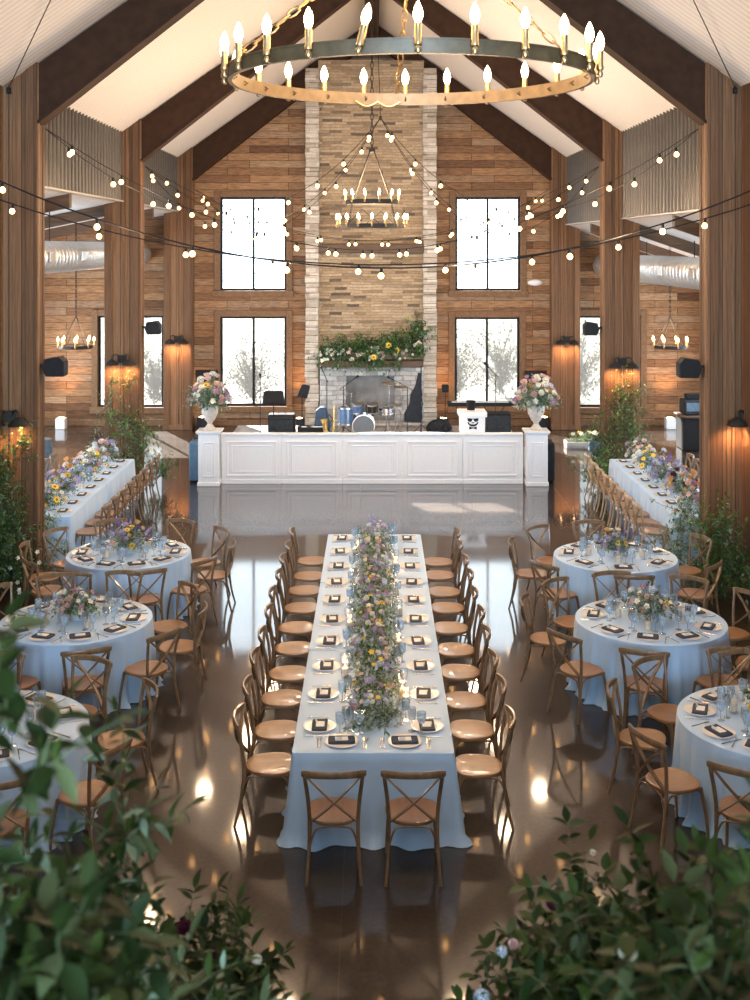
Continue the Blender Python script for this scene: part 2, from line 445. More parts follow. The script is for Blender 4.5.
for sgn, nm, out in ((-1,'left',10.0),(1,'right',9.6)):
    a, b = sorted((sgn*5.4, sgn*5.66))
    mb = MB().box(a,b,-14.05,16.8,0,7.36)
    struct(mb.build('wall_'+nm, M['timber_side']))
    a, b = sorted((sgn*out, sgn*(out+.2)))
    holes = [(18.0,21.5,.6,3.1),(22.5,26,.6,3.1),(27,30.5,.6,3.1)]
    mb = MB(); wall_grid(mb, 16.6, 32.2, 0, 6.4, holes, lambda p,q,c,d: mb.box(a,b,p,q,c,d))
    struct(mb.build('wall_aisle_'+nm, M['plank_side']))
    a, b = sorted((sgn*5.66, sgn*out))
    struct(MB().box(a,b,16.55,16.75,0,6.4).build('wall_return_'+nm, M['plank_back']))
    # corrugated clerestory: real ribs
    zb = 5.95 if sgn < 0 else 5.58
    mb = MB(); V=[]; n = int(15.2/.03)
    for i in range(n+1):
        y = 16.9 + i*.03
        ph = (y % .24)/.24
        d = .05*max(-1,min(1,1.7*sin(2*pi*ph)))
        x = sgn*(5.32+d)
        V += [(x,y,zb),(x,y,7.45)]
    mb.add(V, [(2*i,2*i+2,2*i+3,2*i+1) for i in range(n)])
    struct(mb.build('wall_clerestory_'+nm, M['corr'], smooth=60))
    a, b = sorted((sgn*5.25, sgn*5.45))
    struct(MB().cbox(a,b,16.9,32,zb-.02,zb+.015,.005).build('trim_1' if sgn<0 else 'trim_2', mat('sill flashing',(.34,.31,.27),.5,metal=.3)))
    # nave ceiling slope
    x0, x1 = 0, sgn*5.75
    mb = MB().prism([(0,RIDGE),(sgn*5.75,zc(5.75)),(sgn*5.75,zc(5.75)+.18),(0,RIDGE+.18)], -14.3, 32.3)
    struct(mb.build('ceiling_'+nm, M['ceil']))
    # aisle ceiling slope
    sl = .20 if sgn<0 else .34
    zi, zo = zb, zb - sl*(out-5.32)
    mb = MB().prism([(sgn*5.32,zi),(sgn*out,zo),(sgn*out,zo+.15),(sgn*5.32,zi+.15)], 16.95, 32.2)
    struct(mb.build('ceiling_aisle_'+nm, M['ceil']))
    for yb in (20.6,24.5,28.4):
        mb = MB().prism([(sgn*5.4,zi-.26),(sgn*out,zo-.26),(sgn*out,zo-.01),(sgn*5.4,zi-.01)], yb-.08, yb+.08)
        struct(mb.build('aisle_beam', M['mantel']), )
struct(MB().cbox(-.17,.17,-14,32,10.62,11.1,.01).build('ridge_beam', M['rafter']))

# ---- columns: board-and-batten timber posts, and roof rafters
def column(sgn, y):
    mb = MB()
    x0, x1, d = 4.93, 5.63, .34
    def bx(a,b,y0,y1,z0,z1,c=.008,mi=0):
        p,q = sorted((sgn*a,sgn*b)); mb.cbox(p,q,y0,y1,z0,z1,c,mi)
    top = zc(4.9)
    bx(x0,x1,y+.03,y+d,0,top)
    bx(x0-.03,x0+.14,y,y+.06,0,top); bx(x1-.14,x1+.03,y,y+.06,0,top)      # corner boards
    bx(x0-.03,x0+.02,y+.05,y+d+.03,0,top,mi=1)                              # aisle-side boards
    bx(x0-.045,x0+.01,y+.04,y+.13,0,top,mi=1); bx(x0-.045,x0+.01,y+d-.06,y+d+.03,0,top,mi=1)
    bx(x0+.33,x0+.37,y+.005,y+.05,0,top)
    bx(x0+.25,x0+.28,y+.012,y+.05,0,top)
    for f in (.02,):
        bx(x0-.05,x1+.05,y-.02,y+d+.05,0,.14,.01)
    o = mb.build('timber_column', [M['timber'],M['timber_side']])
    return struct(o)
COLY = (16.8,24.3,31.25)
for y in COLY:
    for s in (-1,1): column(s, y)
for y in COLY:
    for s in (-1,1):
        mb = MB().prism([(s*5.06,6.70),(0,10.66),(0,11.12),(s*5.06,zc(5.06)-.02)], y+.06, y+.34)
        # bottom flange lip and a bolt plate
        n = Vector((s*5.06,0,6.70)); e = Vector((0,0,10.66)); t = (e-n).normalized()
        mb.sweep([n+Vector((0,y+.20,0)), e+Vector((0,y+.20,0))], [(-.17,-.03),(.17,-.03),(.17,.012),(-.17,.012)], up=(0,0,1))
        struct(mb.build('roof_rafter', M['rafter']))

# ---- windows with casing, dark sash, mullion, glass
def window(n, x0,x1,z0,z1, kind=''):
    r = struct(link('window_%d'%n, None))
    y = 31.97
    mb = MB(); c = .17
    mb.cbox(x0-c,x0,y-.05,y+.05,z0-c,z1+c,.01); mb.cbox(x1,x1+c,y-.05,y+.05,z0-c,z1+c,.01)
    mb.cbox(x0,x1,y-.05,y+.05,z1,z1+c,.01)
    mb.build('window_casing', M['winwood'], r)
    MB().cbox(x0-c-.04,x1+c+.04,y-.11,y+.05,z0-c,z0,.012).build('window_sill', M['winwood'], r)
    mb = MB(); f = .06
    for a,b,cc,d in ((x0,x0+f,z0,z1),(x1-f,x1,z0,z1),(x0+f,x1-f,z0,z0+f),(x0+f,x1-f,z1-f,z1)):
        mb.cbox(a,b,y+.06,y+.13,cc,d,.006)
    mb.build('window_frame', M['black'], r)
    xm = (x0+x1)/2
    MB().cbox(xm-.03,xm+.03,y+.05,y+.14,z0+f,z1-f,.006).build('window_mullion', M['black'], r)
    for a,b in ((x0+f,xm-.03),(xm+.03,x1-f)):
        MB().box(a,b,y+.09,y+.10,z0+f,z1-f).build('window_pane', M['screen'] if z0<2 else M['glass'], r)
for i,w in enumerate(WIN): window(i+1,*w)

# ---- upper gallery floor the photograph is taken from
struct(MB().box(-5.4,5.4,-14.05,.55,3.2,3.45).build('floor_gallery', M['deck']))

# ---- skirting on the back wall
for k,(a,b) in enumerate(((-9.9,-1.82),(1.76,9.5))):
    struct(MB().cbox(a,b,31.955,32.0,0,.16,.01).build('baseboard_'+('left','right')[k], M['winwood']))

# ================================================================== FIREPLACE
fp = thing('stone_fireplace', 'tall tan ledge-stone chimney fireplace on the back wall between the windows', 'fireplace', (0,31.25,0))
MB().box(-1.46,1.41,0,.72,0,10.05).build('chimney_breast', M['stone'], fp)
for a,b in ((-1.78,-1.45),(1.40,1.73)):
    mb = MB(); z = 0; rnd = random.Random(int(a*10))
    while z < 9.75:
        h = rnd.uniform(.10,.24); e = rnd.uniform(0,.035); g = rnd.uniform(0,.03)
        mb.cbox(a-e,b+g,-.22-rnd.uniform(0,.03),.72,z,min(z+h-.008,9.8),.012); z += h
    o = mb.build('stone_pilaster', M['stone_pale'], fp)
mb = MB(); mb.cbox(-1.45,1.40,-.26,.02,4.80,5.06,.02).build('timber_lintel', M['mantel'], fp)
mb = MB(); mb.cbox(-1.43,1.38,-.42,.0,1.74,1.92,.02)
mb.build('mantel_shelf', M['mantel'], fp)
mb = MB()
for a,b,c,d in ((-1.40,-.73,.0,1.74),(.64,1.39,.0,1.74),(-.73,.64,1.52,1.74)):
    mb.cbox(a,b,-.28,.0,c,d,.015)
for a,b in ((-.88,-.70),(.62,.80)):
    for k in range(8): mb.cbox(a-.02*(k%2),b+.02*(k%2),-.31,-.02,.0+k*.19,.18+k*.19,.015)
for k in range(8): mb.cbox(-.72+k*.17,-.56+k*.17,-.31,-.02,1.50,1.70,.015)
mb.build('hearth_surround', M['stone_grey'], fp)
MB().box(-.73,.64,-.03,-.01,.0,1.52).build('firebox', M['firebox'], fp)
MB().cbox(-1.42,1.39,-.75,-.25,0,.30,.02).build('hearth_slab', M['stone_grey'], fp)

# ================================================================== DUCTS
for s, z, lab in ((-1,4.78,'left'),(1,4.46,'right')):
    t = thing('air_duct', 'round silver spiral air duct hanging under the %s aisle ceiling'%lab, 'duct', (s*6.45,0,z))
    mb = MB(); pr = []
    y = 17.2
    while y < 31.9:
        pr += [(.31,y),(.31,y+.22),(.322,y+.235),(.31,y+.25)]; y += .25
    mb.lathe(pr, 28, axis='y'); mb.build('duct_tube', M['steel'], t, smooth=50)
    for yy in (19.5,22.0,24.4,27.2):
        m2 = MB(); 
        m2.cbox(-s*.33-.02,-s*.33+.02,yy-.16,yy+.16,-.09,.11,.008); 
        for q in range(5): m2.box(-s*.36-.004,-s*.36+.004,yy-.13,yy+.13,-.07+q*.034,-.055+q*.034)
        m2.build('air_register', M['steel'], t)
    for yy in (19,23,27):
        m2 = MB().tube([(0,yy,.3),(0,yy,(5.95 if s<0 else 5.58)-z-.22-.26*(s>0))], .012); m2.build('hanger_rod', M['iron'], t)

# ================================================================== WALL AND COLUMN LAMPS
def make_sconce():
    r = link('barn_sconce', None)
    mb = MB().cbox(-.10,.10,-.03,0,-.02,.14,.01); mb.lathe([(.05,0),(.05,.03),(.02,.05)],12,(0,-.06,.10),axis='y')
    mb.build('back_plate', M['iron'], r)
    for s in (-1,1):
        m2 = MB()
        pts = [(s*.04,-.03,.08),(s*.08,-.08,.15),(s*.13,-.13,.16),(s*.17,-.16,.13),(s*.18,-.17,.05)]
        m2.tube(pts,.012); a = m2.build('arm', M['iron'], r, smooth=True)
        m3 = MB().lathe([(.02,.07),(.035,.065),(.05,.045),(.11,.015),(.155,-.055),(.15,-.055),(.105,.007),(.04,.035),(0,.04)],18,(s*.18,-.17,0),cap0=True)
        sh = m3.build('lamp_shade', M['iron'], r, smooth=True)
        MB().lathe([(.0,-.045),(.022,-.035),(.026,-.015),(.015,.012),(.0,.02)],10,(s*.18,-.17,0)).build('lamp_bulb', M['lampglow'], sh, smooth=True)
    return Proto(r)
sconce = make_sconce()
SCON = [(-5.28,16.77,2.46,'near left column'),(5.46,16.77,2.46,'near right column'),(-5.28,24.28,2.56,'middle left column'),(5.28,24.28,2.50,'middle right column'),(-5.28,31.23,2.42,'left column by the back wall'),(5.28,31.23,2.40,'right column by the back wall')]
def lamp(kind, name, loc, energy, col, size=.05, rot=None, **kw):
    d = bpy.data.lights.new(name, kind); d.energy = energy; d.color = col
    if kind in ('POINT','SPOT'): d.shadow_soft_size = size
    for k,v in kw.items(): setattr(d,k,v)
    o = link(name, d, None, loc)
    if rot: o.rotation_euler = rot
    return o
for (x,y,z,w) in SCON:
    sconce.place((x,y,z),0,'dark two-shade barn lamp glowing on the '+w,'barn lamps on the columns','wall lamp')
    for s in (-1,1):
        lamp('SPOT','sconce_light',(x+s*.18,y-.17,z-.06),42,(1,.52,.23),.04,(radians(12),0,0),spot_size=radians(140),spot_blend=.8)

# loudspeakers on the columns
def make_speaker():
    r = link('wall_speaker', None)
    mb = MB()
    mb.prism([(-.17,-.14),(.13,-.14),(.19,.0),(.15,.16),(-.10,.20),(-.17,.12)], -.15,.15, plane='xz')
    mb.build('speaker_cabinet', M['blackp'], r)
    MB().cbox(-.185,-.17,-.13,.13,-.12,.11,.004).build('speaker_grille', M['greybag'], r)
    MB().tube([(.12,0,.02),(.30,0,.05)],.03).build('wall_bracket', M['iron'], r)
    return Proto(r)
spk = make_speaker()
for (x,y,z,rz,w) in ((-4.68,17.0,3.20,pi,'near left column'),(4.68,17.0,3.18,0,'near right column'),(-4.66,24.5,3.24,pi,'middle left column'),(4.66,24.5,3.22,0,'middle right column')):
    spk.place((x,y,z),rz,'black wedge loudspeaker bracketed to the '+w,'column loudspeakers','speaker',.85)
def make_monitor():
    r = link('wall_monitor', None)
    MB().cbox(-.31,.31,-.07,-.02,-.17,.17,.01).build('monitor_case', M['blackp'], r)
    MB().box(-.29,.29,-.073,-.071,-.15,.15).build('monitor_screen', M['black'], r)
    MB().cbox(-.08,.08,-.03,0,-.08,.08,.004).build('wall_bracket', M['iron'], r)
    return Proto(r)
mon = make_monitor()
mon.place((-4.58,31.9,1.40),0,'black flat screen on back wall behind the left urn of flowers','screens on back wall','screen')
mon.place((4.53,31.9,1.38),0,'black flat screen on back wall behind the right urn of flowers','screens on back wall','screen')
t = thing('emergency_wall_lamp', 'small white oval emergency light on back wall above right windows side', 'emergency light', (4.53,32.0,3.98))
MB().lathe([(.0,0),(.2,0),(.2,-.05),(.15,-.09),(0,-.1)],20,axis='y').xf(Matrix.Diagonal((1,1,.45,1))).build('light_cover', M['white'], t, smooth=True)

# ================================================================== CHANDELIERS
def chain(mb, a, b, link_len=.075, r=.006, w=.02):
    a, b = Vector(a), Vector(b); n = max(2,int((b-a).length/link_len)); d = (b-a)/n; dn = d.normalized()
    s1 = dn.cross(Vector((0.3,1,.2))).normalized(); s2 = dn.cross(s1).normalized()
    for i in range(n):
        c = a + d*(i+.5); s = s1 if i%2 else s2; h = d.length*.66
        pts = [c + dn*(h*sin(t)) + s*(w*cos(t)) for t in [2*pi*k/8 for k in range(8)]]
        mb.tube(pts, r, 5, closed=True, up=(.31,.2,.9))
def candle_meshes(sc, glow, body):
    sl = MB().lathe([(.0,-.072),(.013,-.066),(.018,-.05),(.013,-.036),(.011,-.03),(.021,-.024),(.021,-.005),(.0185,0),(.0185,.085),(.014,.088),(0,.088)],14)
    bu = MB().lathe([(.009,.085),(.017,.098),(.0245,.122),(.025,.138),(.019,.165),(.009,.188),(0,.202)],14)
    S = Matrix.Scale(sc,4)
    return sl.xf(S).mesh('candle_sleeve', body, True), bu.xf(S).mesh('candle_bulb', glow, True)
def ring_band(mb, R, h, th, z=0, seg=72, lip=.0):
    V=[]; F=[]
    prof = [(R-th,z-h/2),(R+lip,z-h/2),(R+lip,z-h/2+.008),(R,z-h/2+.008),(R,z+h/2-.008),(R+lip,z+h/2-.008),(R+lip,z+h/2),(R-th,z+h/2)]
    k = len(prof)
    for i in range(seg):
        a = 2*pi*i/seg
        for (r,zz) in prof: V.append((r*cos(a),r*sin(a),zz))
    for i in range(seg):
        j=(i+1)%seg
        for q in range(k): F.append((i*k+q, j*k+q, j*k+(q+1)%k, i*k+(q+1)%k))
    mb.add(V,F)
ch = thing('wagon_wheel_chandelier', 'large brass ring chandelier of candle bulbs hanging in the foreground under the ridge', 'chandelier', (.235,7.0,6.03))
R0 = 1.10
mb = MB(); ring_band(mb, R0, .082, .022, 0, 96, .006); mb.build('ring', M['bronze_d'], ch, smooth=40)
ms, mbu = candle_meshes(1.0, M['flame'], M['bronze'])
for k in range(24):
    a = pi/2 + 2*pi*k/24
    s = link('candle_sleeve', ms, ch, ((R0+.034)*cos(a),(R0+.034)*sin(a),.022))
    if k == 11: s.rotation_euler = (0,.22,0)
    b = link('candle_bulb', mbu, s)
    m = MB().tube([((R0-.02)*cos(a),(R0-.02)*sin(a),-.012),((R0-.045)*cos(a),(R0-.045)*sin(a),.0),((R0-.02)*cos(a),(R0-.02)*sin(a),.014)],.006,6)
    m.build('hook', M['bronze_d'], ch)
HUB = (.02,.0,.98)
for az in (radians(197),radians(5),radians(93)):
    mb = MB(); chain(mb, (R0*cos(az)*.99,R0*sin(az)*.99,.05), HUB, .085,.0055,.02); mb.build('chain', M['bronze'], ch, smooth=True)
mb = MB(); chain(mb, HUB, (.0,0,4.6), .09,.006,.022); mb.build('chain', M['bronze'], ch, smooth=True)
MB().lathe([(.0,-.05),(.04,-.03),(.05,0),(.04,.04),(0,.05)],14,HUB).build('hub', M['bronze'], ch, smooth=True)
mb = MB()
pts = []
for k in range(15):
    a = radians(93)+ (k/14-.05)*.30; pts.append(((R0-.05)*cos(a),(R0-.05)*sin(a),-.02-.035*abs(sin(k*.45))))
mb.tube(pts,.005,5); mb.build('power_cord', M['bronze'], ch)

def tier(R, n, z, t, meshes, mats, ph=0):
    mb = MB(); ring_band(mb, R, .085, .03, z, 48, .0); mb.build('ring', M['iron'], t, smooth=40)
    for k in range(n):
        a = 2*pi*(k+ph)/n
        s = link('candle_sleeve', meshes[0], t, ((R+.035)*cos(a),(R+.035)*sin(a),z+.05)); link('candle_bulb', meshes[1], s)
fs = candle_meshes(.95, M['flame_s'], M['bronze'])
t = thing('two_tier_chandelier', 'dark iron two-tier ring chandelier hanging in front of the stone chimney', 'chandelier', (.0,22.0,5.38))
tier(.64,16,0,t,fs,None); tier(.50,12,.46,t,fs,None,.5)
mb = MB()
for k in range(4):
    a = pi/4+pi/2*k
    mb.tube([(.64*cos(a),.64*sin(a),.04),(.52*cos(a),.52*sin(a),.44)],.009,6); mb.tube([(.5*cos(a),.5*sin(a),.5),(.05*cos(a),.05*sin(a),1.45)],.011,6)
    mb.tube([(.64*cos(a),.64*sin(a),.04),(.64*cos(a+.5),.64*sin(a+.5),.30),(.64*cos(a+1),.64*sin(a+1),.04)],.008,6)
mb.build('hanger_rods', M['iron'], t)
mb = MB(); chain(mb,(0,0,1.42),(0,0,5.22),.12,.008,.028); mb.build('chain', M['iron'], t)
MB().lathe([(.0,1.4),(.06,1.42),(.06,1.48),(0,1.5)],12).build('hub', M['iron'], t)
for s,lab in ((-1,'left'),(1,'right')):
    x = -7.0 if s<0 else 7.05
    t = thing('aisle_chandelier', 'small iron ring chandelier with candle bulbs in the %s aisle'%lab, 'chandelier', (x,27.2,2.62), 0, 'aisle chandeliers')
    tier(.38,8,0,t,fs,None,.25)
    mb = MB()
    for k in range(4):
        a = pi/4+pi/2*k; mb.tube([(.38*cos(a),.38*sin(a),.04),(0,0,.72)],.009,6)
    mb.build('hanger_rods', M['iron'], t)
    top = (5.95-.2*1.7 if s<0 else 5.58-.34*1.7) - 2.62
    mb = MB(); chain(mb,(0,0,.7),(0,0,top),.12,.007,.022); mb.build('chain', M['iron'], t)

# ================================================================== FESTOON LIGHTS
gb = MB().lathe([(.012,-.055),(.018,-.064),(.034,-.082),(.038,-.100),(.031,-.122),(.014,-.135),(0,-.137)],12).mesh('bulb', M['bulb'], True)
sk = MB().lathe([(0,.012),(.016,.01),(.019,-.01),(.021,-.055),(.014,-.06),(0,-.06)],10).mesh('bulb_socket', M['blackp'], True)
def strand(a, b, sag, n, lab, r=.006, off=0):
    a, b = Vector(a), Vector(b)
    t = thing('string_lights', lab, 'string lights', tuple(a), 0, 'festoon strings over the hall')
    def P(u): return (b-a)*u - Vector((0,0,4*sag*u*(1-u)))
    MB().tube([P(i/28) for i in range(29)], r, 6).build('cable', M['blackp'], t, smooth=True)
    rnd = random.Random(n+int(sag*50))
    for i in range(n):
        p = P((i+.5+off)/n); o = link('bulb', gb, t, p); o.rotation_euler = (rnd.uniform(-.12,.12), rnd.uniform(-.12,.12), 0)
        link('bulb_socket', sk, o)
nL,nR,mL,mR,bL,bR = (-4.84,17.05,6.74),(4.84,17.05,6.74),(-4.84,24.55,6.70),(4.84,24.55,6.70),(-4.84,31.5,6.55),(4.84,31.5,6.55)
P0 = (.18,24.4,7.72)
strand(P0,nL,1.6,10,'string of warm bulbs from the centre peak to the near left column')
strand(P0,nR,1.6,10,'string of warm bulbs from the centre peak to the near right column')
strand(P0,mL,1.9,9,'string of warm bulbs from the centre peak to the middle left column',.006,.2)
strand(P0,mR,1.9,9,'string of warm bulbs from the centre peak to the middle right column',.006,-.2)
strand(P0,bL,1.5,10,'string of warm bulbs from the centre peak to the back left column')
strand(P0,bR,1.5,10,'string of warm bulbs from the centre peak to the back right column')
strand(nL,mR,1.8,15,'string of warm bulbs crossing from near left column to middle right column')
strand(nR,mL,1.8,15,'string of warm bulbs crossing from near right column to middle left column',.006,.25)
strand(mL,bR,1.5,12,'string of warm bulbs crossing from middle left column to back right column')
strand(mR,bL,1.5,12,'string of warm bulbs crossing from middle right column to back left column',.006,.2)
strand((-5.38,14.5,6.15),(5.38,14.7,5.95),1.33,9,'nearest thick string of bulbs sagging across the hall from wall to wall',.011,.1)
strand((-5.38,15.9,5.72),(5.38,15.9,5.62),.93,9,'second string of bulbs stretched across the hall below the peak',.010,-.15)
t = thing('support_cable', 'thin vertical wire holding the string lights peak from the ridge', 'cable', P0)
MB().tube([(0,0,0),(-.1,0,10.62-7.72)],.008,6).build('wire', M['iron'], t)
MB().lathe([(0,-.06),(.03,-.04),(.03,.03),(0,.05)],10).build('hook', M['iron'], t)
for s,lab in ((-1,'left'),(1,'right')):
    t = thing('stay_wire', 'thin stay wire from the near %s column up to the ceiling'%lab, 'wire', (s*5.29,16.72,7.28))
    MB().tube([(0,0,0),(-s*2.6,-4.4,1.93)],.008,6).build('wire', M['iron'], t)
    MB().cbox(-.03,.03,0,.05,-.06,.03,.006).build('anchor_block', M['blackp'], t)
# ================================================================== CHAIRS
def arc(p0, p1, p2, n=8):
    p0,p1,p2 = Vector(p0),Vector(p1),Vector(p2)
    return [(1-t)**2*p0+2*t*(1-t)*p1+t*t*p2 for t in [i/n for i in range(n+1)]]
def smooth_pts(P, n=5):
    P = [Vector(p) for p in P]; out = []
    for i in range(len(P)-1):
        p0 = P[max(i-1,0)]; p1 = P[i]; p2 = P[i+1]; p3 = P[min(i+2,len(P)-1)]
        for k in range(n):
            t = k/n
            out.append(.5*((2*p1)+(p2-p0)*t+(2*p0-5*p1+4*p2-p3)*t*t+(3*p1-p0-3*p2+p3)*t**3))
    out.append(P[-1]); return out
def make_chair(wood, seatm):
    r = link('cross_back_chair', None)
    # seat: rounded trapezoid with a slight saddle
    mb = MB(); n = 36; V=[]; F=[]
    def outline(q, k):
        a = 2*pi*q/n; c, s_ = cos(a), sin(a)
        x = (abs(c)**.78)*(1 if c>=0 else -1); y = (abs(s_)**.78)*(1 if s_>=0 else -1)
        w = .213 + .022*y
        return (x*w*k, y*.212*k + .005)
    rings = [(.90,.428),(.985,.432),(1,.440),(1,.452),(.985,.459),(.93,.461),(.80,.457),(.5,.452),(.2,.451)]
    for k,z in rings:
        for q in range(n):
            x,y = outline(q,k); V.append((x,y,z))
    for i in range(len(rings)-1):
        for q in range(n):
            p=(q+1)%n; F.append((i*n+q,i*n+p,(i+1)*n+p,(i+1)*n+q))
    F.append(tuple(range(n-1,-1,-1))); F.append(tuple((len(rings)-1)*n+q for q in range(n)))
    mb.add(V,F).build('seat', seatm, r, smooth=True)
    for s in (-1,1):
        P = smooth_pts([(s*.215,-.285,0),(s*.198,-.235,.20),(s*.190,-.205,.45),(s*.202,-.215,.64),(s*.222,-.245,.80),(s*.232,-.262,.885)],4)
        m = MB().tube(P, [.0125+.004*min(1,i/8) for i in range(len(P))], 8); m.build('leg', wood, r, smooth=True)
        P = smooth_pts([(s*.205,.222,0),(s*.196,.205,.2),(s*.180,.165,.432)],4)
        m = MB().tube(P, [.0125+.003*i/len(P) for i in range(len(P))], 8); m.build('leg', wood, r, smooth=True)
    # curved top rail
    P = []
    for i in range(17):
        u = -1+2*i/16; P.append((.252*u, -.262-.062*(1-u*u)+.012, .868+.012*(1-u*u)))
    sect = [(-.010,-.026),(.006,-.029),(.012,-.02),(.012,.02),(.006,.028),(-.010,.024)]
    MB().sweep(P, sect, scale=[.75 if i in (0,16) else 1 for i in range(17)]).build('top_rail', wood, r, smooth=60)
    for s in (-1,1):
        P = arc((s*.222,-.262,.862),(s*.02,-.305-.012*s,.66),(-s*.178,-.20,.470),12)
        sect = [(-.0055,-.0155),(.0055,-.0155),(.0055,.0155),(-.0055,.0155)]
        MB().sweep(P, sect, up=(s*.7,.35,.7)).build('cross_slat', wood, r, smooth=40)
    # bentwood braces under the seat
    def brace(a,b,mid):
        P = smooth_pts([a, Vector(a)*.93+Vector(mid)*.07+Vector((0,0,.075)), (Vector(a)*.62+Vector(mid)*.38)*1.0+Vector((0,0,.12)) , mid, (Vector(b)*.62+Vector(mid)*.38)+Vector((0,0,.12)), Vector(b)*.93+Vector(mid)*.07+Vector((0,0,.075)), b],4)
        for p in P: p.z = min(p.z,.424)
        MB().tube(P,.0088,7).build('brace', wood, r, smooth=True)
    zb=.245
    brace((-.190,-.222,zb),(.190,-.222,zb),(0,-.19,.424))
    brace((-.190,.195,zb),(.190,.195,zb),(0,.16,.424))
    for s in (-1,1): brace((s*.196,-.228,zb),(s*.194,.20,zb),(s*.17,-.01,.424))
    return Proto(r)
chairA = make_chair(M['chair'], M['seat']); chairB = make_chair(M['chair_w'], M['seat'])
rc = random.Random(3)
def put_chair(x, y, ang, label, group, proto=None):
    """ang: direction the sitter faces, in radians"""
    (proto or chairA).place((x,y,0), ang-pi/2+rc.uniform(-.035,.035), label, group, 'chair')

# ================================================================== CLOTHED TABLES
def skirt(mb, per, h, nrm, folds, seed, flare=.05, amp=.028, rows=10, flat=(0,0)):
    """top with a draped skirt: PER perimeter points, NRM outward normals"""
    rnd = random.Random(seed); n = len(per)
    ph = [rnd.uniform(0,6.28) for _ in range(4)]
    V=[]; F=[]
    lv = [(0,0,h)]
    def fold(s):
        return (sin(folds*s+ph[0])+.6*sin(folds*1.63*s+ph[1])+.45*sin(folds*.47*s+ph[2]))/1.6
    for i in range(rows+3):
        for q in range(n):
            s = 2*pi*q/n; x,y = per[q]; nx,ny,cf = nrm[q]
            if i == 0: o, z = -.022, h
            elif i == 1: o, z = .0, h-.006
            else:
                t = (i-1)/(rows+1); f = fold(s)
                o = flare*(t**1.2)*(1+cf) + amp*f*(t**.8) + .004
                z = h - .006 - (h-.012)*t
                if i == rows+2: o += .035+.02*f; z = .006
            V.append((x+nx*o, y+ny*o, z))
    for i in range(rows+2):
        for q in range(n):
            p=(q+1)%n; F.append((i*n+q,(i+1)*n+q,(i+1)*n+p,i*n+p))
    F.append(tuple(range(n)))
    mb.add(V,F)
def rect_per(L_, W, step=.035):
    pts=[]; nr=[]; r=.03
    def edge(a,b,nx,ny):
        d = sqrt((b[0]-a[0])**2+(b[1]-a[1])**2); k=max(2,int(d/step))
        for i in range(k):
            t=i/k; pts.append((a[0]+(b[0]-a[0])*t,a[1]+(b[1]-a[1])*t))
            c = max(0,1-min(t,1-t)*d/.28); nr.append((nx,ny,c*.4))
    w,l=W/2,L_/2
    cs=[(w-r,-l+r,-pi/2),(w-r,l-r,0),(-w+r,l-r,pi/2),(-w+r,-l+r,pi)]
    for (cx,cy,a0),(nx,ny),(a,b) in zip(cs,((1,0),(0,1),(-1,0),(0,-1)),(((w,-l+r),(w,l-r)),((w-r,l),(-w+r,l)),((-w,l-r),(-w,-l+r)),((-w+r,-l),(w-r,-l)))):
        for i in range(5):
            an=a0+pi/2*i/5; pts.append((cx+r*cos(an),cy+r*sin(an))); nr.append((cos(an),sin(an),.7))
        edge(a,b,nx,ny)
    return pts,nr
def round_per(R, n=320):
    return [(R*cos(2*pi*i/n),R*sin(2*pi*i/n)) for i in range(n)], [(cos(2*pi*i/n),sin(2*pi*i/n),0) for i in range(n)]
TH = .76
def banquet_table(x,y,L_,W,rz,lab,labc,seed,flare=.05,joins=()):
    t = thing('banquet_table', lab, 'table', (x,y,0), rz, 'banquet tables')
    MB().cbox(-W/2+.03,W/2-.03,-L_/2+.03,L_/2-.03,.715,.745,.006).build('tabletop', M['tablewood'], t)
    for sx in (-1,1):
        for sy in (-1,1):
            MB().tube([(sx*(W/2-.15),sy*(L_/2-.25),0),(sx*(W/2-.15),sy*(L_/2-.25),.715)],.016).build('leg', M['iron'], t)
    mb = MB(); p,nr = rect_per(L_,W); skirt(mb,p,TH,nr,int((2*L_+2*W)*2.6),seed,flare,.034)
    for e in joins:      # hangs straight where it meets the next cloth
        mb.v = [(a,(max(b,-L_/2) if e<0 else min(b,L_/2)),z) for a,b,z in mb.v]
    c = mb.build('tablecloth', M['cloth'], None, smooth=55, loc=(x,y,0)); c.rotation_euler=(0,0,rz)
    tag(c, labc, 'tablecloth', 'pale blue tablecloths')
def round_table(x,y,R,lab,labc,seed):
    t = thing('round_table', lab, 'table', (x,y,0), 0, 'round tables')
    MB().lathe([(R-.03,.715),(R-.025,.73),(R-.03,.745)],40).build('tabletop', M['tablewood'], t)
    MB().lathe([(.3,0),(.3,.03),(.05,.06),(.04,.7),(.2,.715)],20).build('pedestal', M['iron'], t)
    mb = MB(); p,nr = round_per(R); skirt(mb,p,TH,nr,27,seed,.05,.036)
    c = mb.build('tablecloth', M['cloth'], None, smooth=55, loc=(x,y,0))
    tag(c, labc, 'tablecloth', 'pale blue tablecloths')

# ================================================================== PLACE SETTINGS
def make_plate():
    r = link('dinner_plate', None)
    MB().lathe([(.08,0),(.09,.002),(.143,.013),(.146,.016),(.142,.0175),(.098,.008),(.085,.0065),(0,.006)],32).build('plate_rim', M['plate'], r, smooth=True)
    MB().lathe([(.093,.0085),(.091,.0095),(0,.0088)],28).build('plate_well', M['charger'], r, smooth=True)
    return Proto(r)
def proto_mesh(name, mb, m, smooth=False):
    me = mb.mesh(name, m, smooth)
    class P_:
        def place(s, loc, rz, label, group, cat):
            o = link(name, me, None, loc, rz); return tag(o,label,cat,group)
    return P_()
plate = make_plate()
mb = MB()
for k in range(3): mb.cbox(-.115+.004*k,.115-.003*k,-.066+.003*k,.066-.004*k,.006*k,.006*k+.0058,.0028)
mb.cbox(-.112,.112,.044,.070,.0,.022,.008)
napkin = proto_mesh('folded_napkin', mb, M['napkin'])
